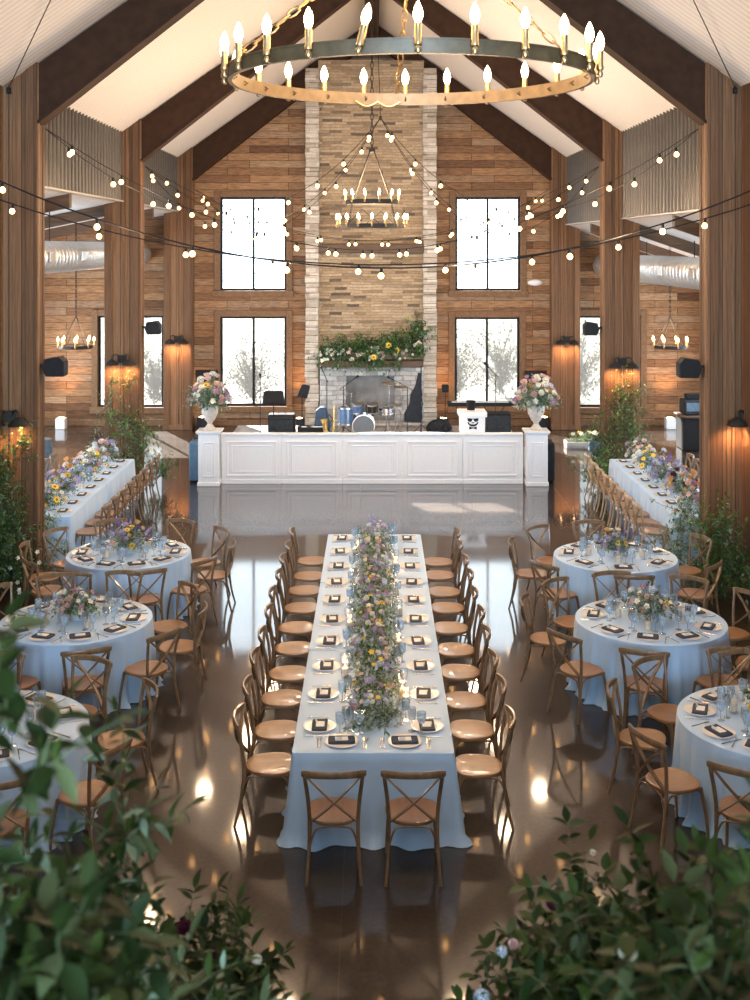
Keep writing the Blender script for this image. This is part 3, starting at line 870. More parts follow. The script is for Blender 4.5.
mb = MB(); mb.cbox(-.055,.055,-.030,.045,0,.0015,.0006); mb.add([(-.05,-.035,.002),(.0,-.035,.002),(.0,-.035,.03),(-.05,-.035,.03),(-.05,-.015,.002),(.0,-.015,.002)],[(0,1,2,3),(4,3,2,5)])
card = proto_mesh('menu_card', mb, M['card'])
mb = MB(); mb.tube([(0,-.10,.003),(0,0,.006),(0,.035,.010)],[.0045,.003,.003],6)
for q in (-.009,-.003,.003,.009): mb.tube([(q*.3,.035,.010),(q,.05,.008),(q,.095,.010)],.0014,5)
fork = proto_mesh('fork', mb, M['cutlery'], True)
mb = MB(); mb.tube([(0,-.11,.004),(0,-.01,.005)],[.0055,.0042],6); mb.add([(-.002,-.01,.004),(.007,-.01,.004),(.009,.06,.004),(.004,.11,.004),(-.002,.115,.004),(-.002,-.01,.006),(.007,-.01,.006),(.009,.06,.006),(.004,.11,.006),(-.002,.115,.006)],[(0,1,2,3,4),(9,8,7,6,5),(0,5,6,1),(1,6,7,2),(2,7,8,3),(3,8,9,4),(4,9,5,0)])
knife = proto_mesh('table_knife', mb, M['cutlery'], 30)
mb = MB(); mb.tube([(0,-.10,.004),(0,0,.005),(0,.045,.009)],[.0048,.003,.0032],6); mb.lathe([(0,-.004),(.012,-.002),(.018,.003),(.0165,.003),(.011,0),(0,-.002)],12).v
m2 = MB().lathe([(0,-.004),(.012,-.002),(.018,.003),(.0165,.0035),(.011,0),(0,-.002)],12).xf(Matrix.Translation((0,.068,.008))@Matrix.Diagonal((1,1.5,1,1)))
mb = MB().tube([(0,-.10,.004),(0,0,.005),(0,.045,.009)],[.0048,.003,.0032],6).merge(m2)
spoon = proto_mesh('spoon', mb, M['cutlery'], True)
def make_glass(name, mt, bowl):
    r = link(name, None)
    MB().lathe([(0,0),(.036,0),(.036,.003),(.010,.010),(.0055,.02),(.005,.075),(.010,.085)],16).build('glass_foot', mt, r, smooth=True)
    MB().lathe(bowl,18,cap0=True,cap1=False).build('glass_bowl', mt, r, smooth=True)
    return Proto(r)
goblet = make_glass('water_goblet', M['goblet'], [(.008,.083),(.026,.092),(.036,.115),(.039,.15),(.040,.185),(.0385,.185),(.037,.15),(.034,.117),(.022,.096),(0,.092)])
wineg = make_glass('wine_glass', M['wineglass'], [(.008,.083),(.024,.095),(.038,.125),(.040,.155),(.034,.205),(.0325,.205),(.0385,.155),(.036,.127),(.022,.099),(0,.094)])
def setting(x, y, ang, where, G, full=True, gl=(1,1)):
    """ang: direction the diner faces"""
    d = Vector((cos(ang),sin(ang),0)); s = Vector((d.y,-d.x,0))      # s = the diner's right
    p = Vector((x,y,TH+.001)); rz = ang-pi/2
    j = rc.uniform(-.05,.05)
    plate.place(p, rz, 'white dinner plate, '+where, 'plates '+G, 'plate')
    napkin.place(p+Vector((0,0,.0105)), rz+j, 'folded slate napkin on plate, '+where, 'napkins '+G, 'napkin')
    card.place(p+Vector((0,0,.0290)), rz+j*1.5, 'white menu card on napkin, '+where, 'menu cards '+G, 'card')
    if full:
        fork.place(p-s*.205-d*.02, rz, 'outer fork left of plate, '+where, 'forks '+G, 'fork')
        if full > 1: fork.place(p-s*.180-d*.02, rz, 'inner fork left of plate, '+where, 'forks '+G, 'fork')
        knife.place(p+s*.185-d*.02, rz, 'knife right of plate, '+where, 'knives '+G, 'knife')
        if full > 1: spoon.place(p+s*.212-d*.03, rz, 'spoon right of plate, '+where, 'spoons '+G, 'spoon')
    if gl[0]: goblet.place(p+s*.15+d*.185, rz, 'smoky blue goblet, '+where, 'blue goblets '+G, 'goblet')
    if gl[1]: wineg.place(p+s*.07+d*.235, rz, 'clear wine glass, '+where, 'wine glasses '+G, 'wine glass')

# ================================================================== FLOWERS AND FOLIAGE
def petal_patch(mb, L_, W, curve, az, tilt, z0=0, r0=0, nu=3, nv=2, cup=.0):
    """one curved petal leaving the centre at azimuth AZ, raised by TILT"""
    V=[]; F=[]
    for i in range(nu+1):
        u=i/nu; w=W*sin(pi*min(.97,.18+.72*u))
        el = tilt + curve*u
        rr = r0 + L_*u*cos(el); zz = z0 + L_*u*sin(el)
        for j in range(nv+1):
            v=-1+2*j/nv
            V.append(((rr*cos(az)-w*v*sin(az)),(rr*sin(az)+w*v*cos(az)), zz+cup*v*v*W))
    for i in range(nu):
        for j in range(nv):
            a=i*(nv+1)+j; F.append((a,a+1,a+nv+2,a+nv+1))
    mb.add(V,F)
def rose(mc):
    mb=MB(); rnd=random.Random(5)
    for ly,(n,l,w,t,c) in enumerate(((5,1.0,.55,.25,.6),(5,.85,.48,.65,.6),(4,.7,.40,.95,.7),(3,.5,.32,1.15,.9))):
        for k in range(n): petal_patch(mb,l,w,c,2*pi*k/n+ly*.6+rnd.uniform(-.1,.1),t,0,.05,3,2,.5)
    return mb.mesh('rose', mc, 'all', fix=False)
def daisy(pc):
    mb=MB()
    for k in range(14): petal_patch(mb,.8,.17,-.15,2*pi*k/14,.18+.1*(k%2),0,.2,2,1)
    mb.lathe([(.34,.02),(.30,.12),(.18,.2),(0,.22)],12,mi=1)
    return mb.mesh('daisy',[pc,M['disc']],'all',fix=False)
def blossom(pc):
    mb=MB()
    for k in range(5): petal_patch(mb,.9,.42,-.2,2*pi*k/5,.35,0,.08,2,2,.3)
    mb.lathe([(.16,.1),(.1,.2),(0,.22)],8,mi=1)
    return mb.mesh('blossom',[pc,M['yellow']],'all',fix=False)
def cluster(name,pc,n=26,squash=.8):
    mb=MB(); rnd=random.Random(9)
    one=MB()
    for k in range(4): petal_patch(one,.30,.15,-.2,pi/2*k,.2,0,.02,1,1)
    for i in range(n):
        z=1-1.35*i/n; r=sqrt(max(0,1-z*z)); a=2.4*i
        d=Vector((r*cos(a),r*sin(a),z)); q=d.to_track_quat('Z','Y').to_matrix().to_4x4()
        mb.merge(one, Matrix.Translation(d*rnd.uniform(.75,.95))@q)
    for p in range(len(mb.v)): mb.v[p]=(mb.v[p][0],mb.v[p][1],mb.v[p][2]*squash+.5)
    return mb.mesh(name,pc,'all',fix=False)
def spike(pc):
    mb=MB(); rnd=random.Random(4); one=MB()
    for k in range(4): petal_patch(one,.34,.2,-.1,pi/2*k,.4,0,.0,1,1)
    for i in range(26):
        t=i/26; a=2.4*i; d=Vector((cos(a),sin(a),.5)).normalized()
        mb.merge(one, Matrix.Translation((.32*(1-t*.8)*cos(a),.32*(1-t*.8)*sin(a),.3+2.4*t))@d.to_track_quat('Z','Y').to_matrix().to_4x4()@Matrix.Scale(1.1-t*.7,4))
    mb.tube([(0,0,-.3),(0,0,2.7)],.05,5,mi=1)
    return mb.mesh('delphinium',[pc,M['stem']],'all',fix=False)
FL = {'rose_blush':('rose',rose(M['palepink'])),'rose_mauve':('rose',rose(M['mauve'])),'rose_ivory':('rose',rose(M['ivory'])),
 'rose_peach':('rose',rose(M['orange'])),'rose_wine':('dahlia',rose(M['wine'])),'daisy_y':('sunflower',daisy(M['yellow'])),'daisy_w':('anemone',daisy(M['ivory'])),
 'bl_y':('blossom',blossom(M['yellow'])),'bl_i':('blossom',blossom(M['ivory'])),'bl_l':('blossom',blossom(M['lav'])),'bl_p':('blossom',blossom(M['palepink'])),
 'hy_b':('hydrangea',cluster('hydrangea',M['paleblue'])),'hy_l':('hydrangea',cluster('hydrangea',M['lav'])),'hy_m':('hydrangea',cluster('hydrangea',M['mauve'])),'hy_i':('hydrangea',cluster('hydrangea',M['ivory'])),
 'sp_p':('delphinium',spike(M['purple'])),'sp_l':('delphinium',spike(M['lav'])),'sp_b':('delphinium',spike(M['paleblue']))}
def flower(kind, parent, p, d, size, rnd):
    nm, me = FL[kind]
    o = link(nm, me, parent, p)
    q = Vector(d).normalized().to_track_quat('Z','Y').to_euler()
    q.rotate_axis('Z', rnd.uniform(0,6.28)); o.rotation_euler = q
    o.scale = (size,)*3
    return o
def add_leaf(V,F,MI, p, d, up, L_, W, mi, bend=.25, fine=False):
    d = d.normalized(); s = d.cross(up)
    if s.length < 1e-3: s = d.cross(Vector((.3,.9,.2)))
    s.normalize(); u = s.cross(d).normalized(); b=len(V)
    if fine:
        for t,w in ((0,.05),(.2,.72),(.42,1.0),(.66,.80),(.85,.42)):
            c = p + d*(L_*t) - u*(L_*bend*t*t)
            V.append(tuple(c - s*(W*w*.5) + u*(W*w*.12))); V.append(tuple(c - u*(W*w*.06))); V.append(tuple(c + s*(W*w*.5) + u*(W*w*.12)))
        V.append(tuple(p + d*L_ - u*(L_*bend)))
        for i in range(4):
            a=b+i*3; F.append((a,a+1,a+4,a+3)); F.append((a+1,a+2,a+5,a+4)); MI += [mi,mi]
        a=b+12; F.append((a,a+1,b+15)); F.append((a+1,a+2,b+15)); MI += [mi,mi]
    else:
        c1 = p + d*(L_*.45) - u*(L_*bend*.2)
        V += [tuple(p), tuple(c1 - s*(W*.5)+u*(W*.12)), tuple(c1), tuple(c1 + s*(W*.5)+u*(W*.12)), tuple(p + d*L_ - u*(L_*bend))]
        F += [(b,b+2,b+1),(b,b+3,b+2),(b+1,b+2,b+4),(b+2,b+3,b+4)]; MI += [mi]*4
def rdir(rnd):
    z=rnd.uniform(-1,1); a=rnd.uniform(0,6.283); r=sqrt(1-z*z); return Vector((r*cos(a),r*sin(a),z))
def foliage_mesh(name, stems, mats, rnd, L_=(.04,.07), asp=.45, per=None, gap=.03, fine=False, stem_r=.003, droop=.2, weights=None, bend=.25, spread=.9):
    """leaves in pairs along each stem polyline"""
    mb = MB(); V=[];F=[];MI=[]
    ml = list(range(len(mats)-1))
    for P in stems:
        P=[Vector(p) for p in P]
        for i in range(len(P)-1):
            a,b=P[i],P[i+1]; d=b-a; k=max(1,int(d.length/gap)); dn=d.normalized() if d.length>0 else Vector((0,0,1))
            for j in range(k):
                q=a+d*((j+rnd.random())/k)
                side=rdir(rnd); side=(side-dn*side.dot(dn)); 
                if side.length<.01: continue
                side.normalize()
                for sg in (1,-1):
                    if rnd.random()<.12: continue
                    dd=dn*rnd.uniform(.15,.75)+side*sg*spread+Vector((0,0,-droop*rnd.random()))+rdir(rnd)*.3
                    l=rnd.uniform(*L_); mi=rnd.choices(ml,weights)[0] if weights else rnd.choice(ml)
                    add_leaf(V,F,MI,q,dd,Vector((0,0,1))+rdir(rnd)*.5,l,l*asp*rnd.uniform(.8,1.2),mi,bend*rnd.uniform(.2,1.6),fine)
            
        dd=P[-1]-P[-2]; l=rnd.uniform(*L_); add_leaf(V,F,MI,P[-1],dd,Vector((0,0,1)),l,l*asp,rnd.choice(ml),bend,fine)
    mb.v=V; mb.f=F; mb.m=MI
    if stem_r:
        for P in stems: mb.tube(P,[stem_r*(1.15-.8*i/(len(P)-1)) for i in range(len(P))],4,mi=len(mats)-1)
    return mb.mesh(name, mats, 'all', fix=False)
def sprig(p, d, l, rnd, n=4, wob=.25, grav=.0):
    p=Vector(p); d=Vector(d).normalized(); P=[p.copy()]
    for i in range(n):
        d=(d+rdir(rnd)*wob+Vector((0,0,-grav))).normalized(); p=p+d*(l/n); P.append(p.copy())
    return P
GREENS = [M['leaf1'],M['leaf2'],M['leaf3'],M['leaf4'],M['stem']]
GARLAND = [M['leaf2'],M['leaf3'],M['leaf5'],M['leaf5'],M['stem']]

def runner(name, label, L_, W, H, n_fl, kinds, seed, loc, rz, group, dens=1.0, fsize=(.03,.055), zbase=.0, cat='flowers', vases=0):
    """a garland of flowers and greens lying along a table (along local y)"""
    rnd=random.Random(seed)
    t = thing(name, label, cat, loc, rz, group)
    st=[]
    for i in range(int(L_*62*dens)):
        y=rnd.uniform(-L_/2,L_/2); x=rnd.gauss(0,W*.16)
        p=Vector((x,y,zbase+rnd.uniform(.0,.05)))
        d=Vector((rnd.gauss(0,.75),rnd.gauss(0,.55),rnd.uniform(.15,1.0)))
        st.append(sprig(p,d,rnd.uniform(.10,.24)*H/.2,rnd,3,.3,.12))
    for P in st:
        for q in P:
            q.z=max(q.z,zbase+.012); q.x=max(-W*.55,min(W*.55,q.x))
    me=foliage_mesh('foliage',st,GARLAND,rnd,(.035,.065),.38,gap=.026,stem_r=.0018,weights=(3,3,3,2))
    link('foliage',me,t)
    for i in range(n_fl):
        y=-L_/2+L_*(i+rnd.random())/n_fl; a=rnd.gauss(0,.7); a=max(-1.35,min(1.35,a))
        hh=H*rnd.uniform(.75,1.12)*(1-.12*abs(a))
        p=(W*.40*sin(a), max(-L_/2,min(L_/2,y)), zbase+.03+hh*cos(a)**.6)
        k=rnd.choice(kinds); s=rnd.uniform(*fsize)*(.72 if k.startswith('bl') else (.85 if k.startswith('sp') else 1))
        flower(k,t,p,(sin(a)*.9+rnd.gauss(0,.2),rnd.gauss(-.25,.3),cos(a)+.3),s,rnd)
    return t
KMIX=['rose_blush','rose_mauve','hy_l','daisy_y','bl_y','bl_y','bl_l','bl_l','hy_l','hy_b','hy_i','bl_i','bl_i','rose_ivory','bl_p','hy_m','sp_l','sp_b','bl_p','hy_b']

def bouquet(name,label,loc,R,H,n_fl,kinds,seed,cat,group,vessel,fsize=(.035,.06),zc0=.0,dens=1.0,leafs=GARLAND):
    """dome of flowers over a vessel; VESSEL(parent) builds the pot, zc0 = its mouth"""
    rnd=random.Random(seed); t=thing(name,label,cat,loc,0,group)
    if vessel: vessel(t)
    st=[]
    for i in range(int(110*dens)):
        d=rdir(rnd); d.z=abs(d.z)*.9-.18
        st.append(sprig((d.x*R*.12,d.y*R*.12,zc0),(d.x,d.y,d.z+.25),rnd.uniform(.55,1.12)*(R if d.z<.5 else H),rnd,4,.22,.06))
    for P in st:
        for q in P: q.z=max(q.z,.015)
    s=R/.25
    link('foliage',foliage_mesh('foliage',st,leafs,rnd,(.035*s**.5,.065*s**.5),.42,gap=.032*s**.6,stem_r=.002*s**.5,weights=(3,3,3,2)),t)
    for i in range(n_fl):
        z=1-1.05*(i+.5)/n_fl; r=sqrt(max(0,1-z*z)); a=2.4*i+rnd.uniform(-.3,.3)
        e=rnd.uniform(.72,1.0)
        p=Vector((R*r*cos(a)*e,R*r*sin(a)*e,zc0+.03+H*max(z,-.02)*e))
        k=rnd.choice(kinds); 
        flower(k,t,p,(r*cos(a),r*sin(a)-.15,z+.35),rnd.uniform(*fsize)*(.75 if k.startswith('bl') else 1),rnd)
    return t
# ================================================================== LONG CENTRAL TABLE
LX, LY0, LRZ = .045, 9.62, -.0035
def lt(dx, dy):            # a point of the long table's own frame (dy from its near end)
    return (LX + dx*cos(LRZ) - dy*sin(LRZ) - .035, LY0 + dy*cos(LRZ) + dx*sin(LRZ))
LW, LL = 1.36, 7.32
for k in range(3):
    c = lt(0, LL/3*(k+.5)); w = ('near','middle','far')[k]
    banquet_table(c[0],c[1],LL/3-.012,LW,LRZ,'%s section of the long central banquet table'%w,'pale blue tablecloth on the %s section of the long central table'%w,20+k,.045 if k==0 else .03,((1,),(-1,1),(-1,))[k])
gch='chairs along the long central table'
for k in range(10):
    dy=.48+.722*k
    for s,sd in ((-1,'left'),(1,'right')):
        x,y=lt(s*(LW/2+.235+rc.uniform(-.015,.02)),dy+rc.uniform(-.03,.03))
        put_chair(x,y,(0 if s<0 else pi)+LRZ,'cross-back chair on %s side of long central table, %s from near end'%(sd,ORD[k]),gch)
        x,y=lt(s*(LW/2-.205),dy+.03)
        setting(x,y,(0 if s<0 else pi)+LRZ,'%s side of long central table, %s from near end'%(sd,ORD[k]),'on the long central table',1,(1,1))
for s,sd in ((-1,'left'),(1,'right')):
    x,y=lt(s*.315,-.36)
    put_chair(x,y,pi/2,'cross-back chair at near end of long central table, %s of the pair'%sd,gch)
    x,y=lt(s*.27,.20)
    setting(x,y,pi/2,'%s of the pair at near end of long central table'%sd,'on the long central table',2,(1,1))
c=lt(.0,LL/2+.15)
runner('floral_runner','long low runner of wildflowers and greenery down the middle of the central table',6.75,.46,.21,240,KMIX,31,(c[0],c[1],TH),LRZ,None,2.3,(.028,.046))
# candles in glass cylinders beside the runner
def make_candle(lit):
    r=link('glass_candle',None)
    MB().lathe([(.040,0),(.040,.15),(.038,.15),(.038,.004),(0,.004)],18,cap0=True,cap1=False).build('glass_cylinder',M['votive'],r,smooth=True)
    w=MB().lathe([(.030,.005),(.030,.085),(.026,.088),(0,.086)],16).build('candle_wax',M['wax'],r,smooth=True)
    if lit: MB().lathe([(0,.088),(.005,.094),(.006,.100),(.003,.110),(0,.117)],10).build('candle_flame',M['fire'],w,smooth=True)
    else: MB().tube([(0,0,.085),(.001,0,.098)],.0012,5).build('wick',M['blackp'],w)
    return Proto(r)
cand=make_candle(True); cand0=make_candle(False)
CP=[(.27,1.18),(.30,1.0),(.26,2.5),(.29,3.6),(.27,4.4),(.28,5.5),(-.28,1.7),(-.27,3.1),(-.28,4.9),(-.27,6.2)]
for i,(dx,dy) in enumerate(CP):
    x,y=lt(dx,dy); sd='right' if dx>0 else 'left'
    n=sorted([q[1] for q in CP if (q[0]>0)==(dx>0)]).index(dy)
    cand.place((x,y,TH+.001),0,'lit candle in glass on %s of the floral runner, %s from near end'%(sd,ORD[n]),'candles by the floral runner','candle')
    lamp('POINT','candle_light',(x,y,TH+.13),1.4,(1,.55,.25),.03)

# ================================================================== ROUND TABLES
ROUND=[('left',-3.37,10.14,.85,'near left round table',[66,24,330,292,105,145]),
 ('left',-3.36,13.07,.85,'middle left round table',[0,37,80,115,146,184,216,252,288,324]),
 ('left',-3.36,15.9,.845,'far left round table',[0,34,70,113,149,184,218,254,291,325]),
 ('right',3.60,10.28,.845,'near right round table',[88,127,162,205,240,275,30]),
 ('right',3.16,13.05,.84,'middle right round table',[24,57,96,130,166,217,254,294,333]),
 ('right',3.33,15.75,.83,'far right round table',[20,56,94,130,168,218,268,322])]
def cup_vase(t): MB().lathe([(.07,0),(.085,.02),(.095,.09),(.09,.09),(.08,.03),(0,.02)],18).build('bowl',M['white'],t,smooth=True)
RK=[['rose_ivory','bl_i','hy_b','rose_blush','bl_l','bl_i'],['rose_blush','daisy_y','hy_i','bl_i','rose_ivory','hy_b','bl_p','hy_m','bl_i','rose_blush'],['sp_p','daisy_y','hy_l','rose_peach','rose_blush','bl_l','sp_l','bl_i']]
for i,(sd,cx,cy,R,nm,angs) in enumerate(ROUND):
    round_table(cx,cy,R,nm+' under a pale blue cloth','pale blue cloth draped over '+nm,40+i)
    ring=sorted(angs,key=lambda a:(90-a)%360)
    for j,a in enumerate(ring):
        ar=radians(a); w='%s clockwise from stage side of %s'%(ORD[j],nm)
        put_chair(cx+(R+.315)*cos(ar),cy+(R+.315)*sin(ar),ar+pi,'cross-back chair, '+w,'chairs around the round tables')
        if True:
            setting(cx+(R-.20)*cos(ar),cy+(R-.20)*sin(ar),ar+pi,w,'on the round tables',1,(1,1))
    b=bouquet('centrepiece','flower centrepiece in a white bowl on '+nm,(cx,cy,TH+.001),(.25,.25,.25,.26,.27,.20)[i],(.24,.24,.30,.24,.26,.28)[i],26,RK[2 if i in (2,5) else 1],60+i,'flowers','round table centrepieces',cup_vase,(.036,.058),.10)
    for q in range(4):
        ar=radians(20+90*q+i*13)
        cand0.place((cx+.36*cos(ar),cy+.36*sin(ar),TH+.001),0,'glass candle beside centrepiece, %s of four on %s'%(('first clockwise','second clockwise','third clockwise','last clockwise')[q],nm),'candles on the round tables','candle')

# ================================================================== SIDE BANQUET TABLES
for s,sd in ((-1,'left'),(1,'right')):
    X=s*5.24; W=1.02
    for k in range(2):
        w=('near','far')[k]
        banquet_table(X,18.02+2.45*(k+.5),2.44,W,0,'%s half of the %s side banquet table'%(w,sd),'pale blue cloth on %s half of %s side banquet table'%(w,sd),70+k+s,.035,((1,),(-1,))[k])
    for k in range(8):
        y=18.35+.605*k
        for q,qs in ((-1,'aisle'),(1,'window')):
            xx=X+q*s*(W/2+.24)
            if q>0 and k<1: pass
            put_chair(xx,y,(pi if xx>X else 0),'cross-back chair on %s side of %s side banquet, %s from camera'%(qs,sd,ORD[k]),'chairs along the side banquets',chairB if s>0 and q<0 else None)
            px=X+q*s*(W/2-.20)
            setting(px,y,(pi if xx>X else 0),'%s side of %s side banquet, %s from camera'%(qs,sd,ORD[k]),'on the side banquets',0,(1,1))
    pos=(18.55,19.55,20.55,21.55,22.5)
    for k,y in enumerate(pos):
        kk=[['daisy_y','bl_y','hy_l','rose_ivory','bl_l','sp_l'],['hy_l','hy_b','bl_l','rose_blush','daisy_y'],['sp_p','hy_l','rose_peach','bl_y','hy_i'],['daisy_y','rose_blush','hy_b','bl_i'],['hy_i','hy_b','bl_i','hy_l','rose_blush']][(k if s<0 else 4-k)] if s<0 else [['rose_blush','hy_m','rose_mauve','bl_p','rose_peach'],['rose_peach','daisy_y','hy_m','rose_wine'],['sp_p','hy_l','rose_mauve','bl_l'],['daisy_y','rose_ivory','hy_b','bl_y'],['hy_i','rose_blush','hy_m','bl_p']][k]
        bouquet('table_bouquet','loose wildflower bouquet on %s side banquet, %s from camera'%(sd,ORD[k]),(X+.02*s,y,TH+.001),.30,.37,24,kk,90+k+10*s,'flowers','bouquets on the side banquets',cup_vase,(.045,.075),.09,.8)
    for k,y in enumerate((19.05,20.05,21.05,22.05)):
        cand0.place((X-s*.16,y,TH+.001),0,'glass candle on %s side banquet between bouquets, %s from camera'%(sd,ORD[k]),'candles on the side banquets','candle')

# ================================================================== STAGE FRONT AND STAGE
struct(MB().cbox(-3.55,3.6,24.62,30.45,0,.25,.01).build('floor_stage',M['deck']))
t=tag(MB().cbox(-3.4,1.6,26.2,30.0,.25,.258,.002).build('stage_rug',M['rug']),'pale rug covering the left part of the stage','rug')
def make_panel():
    r=link('stage_barrier',None); w=.632
    MB().cbox(-w,w,0,.10,0,1.05,.006).build('panel_board',M['white'],r)
    def frame(a,b,c,d,y,wd,th):
        m=MB()
        m.cbox(a,a+wd,-th,y,c,d,.006).cbox(b-wd,b,-th,y,c,d,.006).cbox(a+wd,b-wd,-th,y,d-wd,d,.006).cbox(a+wd,b-wd,-th,y,c,c+wd,.006); return m
    frame(-.53,.53,.16,.90,.005,.035,.022).build('outer_moulding',M['white'],r)
    frame(-.43,.43,.25,.81,.005,.022,.012).build('inner_moulding',M['white'],r)
    MB().cbox(-w,w,-.03,.13,1.02,1.065,.008).build('cap_rail',M['white'],r)
    MB().cbox(-w,w,-.018,.02,0,.10,.008).build('plinth',M['white'],r)
    return Proto(r)
pan=make_panel()
for k in range(5): pan.place((-2.53+1.268*k,24.17,0),0,'white moulded stage-front panel, %s from the left pedestal'%ORD[k],'stage front panels','stage front')
def make_ped():
    r=link('pedestal',None)
    MB().cbox(-.215,.215,-.215,.215,.04,1.10,.008).build('pedestal_body',M['white'],r)
    for f in range(2):
        m=MB()
        for (a,b,c,d) in ((-.13,-.105,.2,.92),(.105,.13,.2,.92),(-.105,.105,.2,.225),(-.105,.105,.895,.92)): m.cbox(a,b,-.23,-.205,c,d,.006)
        for (a,b,c,d) in ((-.065,-.05,.27,.85),(.05,.065,.27,.85),(-.05,.05,.27,.285),(-.05,.05,.835,.85)): m.cbox(a,b,-.222,-.205,c,d,.004)
        m.xf(Matrix.Rotation(pi/2*f*(-1),4,'Z')); m.build('moulding',M['white'],r)
    m=MB().cbox(-.245,.245,-.245,.245,1.085,1.115,.008).cbox(-.265,.265,-.265,.265,1.115,1.15,.01); m.build('pedestal_cap',M['white'],r)
    m=MB().cbox(-.235,.235,-.235,.235,0,.09,.012); m.build('plinth',M['white'],r)
    return Proto(r)
ped=make_ped()
ped.place((-3.40,24.12,0),0,'white panelled pedestal at the left end of stage front','pedestals','pedestal')
ped.place((3.44,24.12,0),0,'white panelled pedestal at the right end of stage front','pedestals','pedestal')
def urn(t):
    MB().lathe([(.0,0),(.13,0),(.13,.03),(.09,.06),(.05,.12),(.06,.16),(.10,.20),(.17,.34),(.185,.46),(.18,.52),(.215,.56),(.21,.575),(.17,.55),(.15,.45),(0,.40)],24).build('urn',M['cream'],t,smooth=True)
UK=['rose_blush','rose_blush','rose_blush','rose_mauve','hy_i','daisy_y','rose_ivory','hy_m','bl_i']
bouquet('flower_urn','stone urn overflowing with blush roses on the left white pedestal',(-3.40,24.12,1.151),.44,.56,44,UK,201,'flower urn','flower urns',urn,(.06,.095),.55,2.2)
bouquet('flower_urn','stone urn overflowing with pale hydrangeas on the right white pedestal',(3.44,24.12,1.151),.46,.58,44,UK+['hy_i','hy_b','hy_i','rose_ivory'],202,'flower urn','flower urns',urn,(.06,.095),.55,2.2)
def trunk(name,label,loc,sx,sy,sz,mt):
    t=thing(name,label,'case',loc)
    MB().cbox(-sx/2,sx/2,-sy/2,sy/2,.03,sz,.03).build('case_body',mt,t)
    MB().tube([(-.06,0,sz-.01),(-.06,0,sz+.03),(.06,0,sz+.03),(.06,0,sz-.01)],.012).build('handle',M['blackp'],t)
    m=MB()
    for a in (-1,1):
        for b in (-1,1): m.lathe([(0,0),(.02,0),(.02,.04),(0,.04)],8,(a*(sx/2-.04),b*(sy/2-.04),0))
    m.build('feet',M['blackp'],t); return t
trunk('equipment_case','blue-grey equipment case standing left of the left pedestal',(-3.74,24.55,0),.26,.5,.86,M['slate'])
trunk('equipment_case','tall black equipment case right of the right pedestal',(3.76,24.5,0),.20,.5,.84,M['blackp'])

# --- donation box with the bearded face
t=thing('card_box','white lidded box with a black sunglasses and beard emblem on the stage','box',(2.16,24.85,.25))
MB().prism([(-.245,0),(.245,0),(.262,1.09),(-.262,1.09)],-.24,.24).build('box_body',M['white'],t)
MB().cbox(-.30,.30,-.28,.28,1.09,1.20,.01).build('box_lid',M['white'],t)
m=MB(); Y=-.2475
def flat(poly,y=None): 
    a=len(m.v); m.prism(poly,Y,Y+.006)
def ell(cx,cz,rx,rz,a0=0,a1=360,n=20): return [(cx+rx*cos(radians(a0+(a1-a0)*i/n)),cz+rz*sin(radians(a0+(a1-a0)*i/n))) for i in range(n+1)]
ez=1.035
MB()
for s in (-1,1):
    flat([(s*.008,ez+.022),(s*.12,ez+.03),(s*.115,ez-.02),(s*.07,ez-.052),(s*.03,ez-.04),(s*.012,ez-.005)])
flat([(-.012,ez+.022),(.012,ez+.022),(.012,ez+.008),(-.012,ez+.008)])
o=m.build('emblem_sunglasses',M['black'],t)

# beard: outer curve minus inner curve, moustache
import itertools


bd=MB()
outer=ell(0,.985,.115,.10,180,360,24); inner=list(reversed(ell(0,.985,.09,.055,180,360,24)))
V=[(x,0,z) for x,z in outer]+[(x,0,z) for x,z in reversed(inner)]
n=len(outer)
V2=[(x,-.2475,z) for x,_,z in V]+[(x,-.241,z) for x,_,z in V]
F=[(i,i+1,n+i+1,n+i) for i in range(n-1)]
F+=[tuple(q+2*n for q in reversed(f)) for f in F]
bd.add(V2,F)
bd.add([(x,-.2475,z) for x,z in ((-.06,.958),(0,.985),(.06,.958),(.025,.962),(0,.954),(-.025,.962))],[(0,1,5),(1,4,5),(1,3,4),(1,2,3)])
bd.add([(x,-.2475,z) for x,z in ((-.025,.936),(.025,.936),(.015,.924),(-.015,.924))],[(0,1,2,3)])
for v in range(len(bd.v)):
    x,y,z=bd.v[v]
    bd.v[v]=(x,y,z)
bd.build('emblem_beard',M['black'],t)
m=MB(); Y=-.2475
for s in (-1,1): flat([(s*.008,.868),(s*.08,.89),(s*.08,.82),(s*.008,.846)])
flat([(-.016,.87),(.016,.87),(.016,.844),(-.016,.844)])
m.build('emblem_bow_tie',M['black'],t)
t=thing('black_tub','small black tub standing on the white box lid','tub',(2.14,24.9,1.451))
MB().lathe([(.085,0),(.095,.17),(.105,.175),(.105,.20),(.09,.2),(.08,.02),(0,.01)],18).build('tub_body',M['blackp'],t,smooth=True)
MB().tube([(-.1,0,.16),(-.07,0,.05),(0,-.08,.02)],.006).build('handle',M['iron'],t)

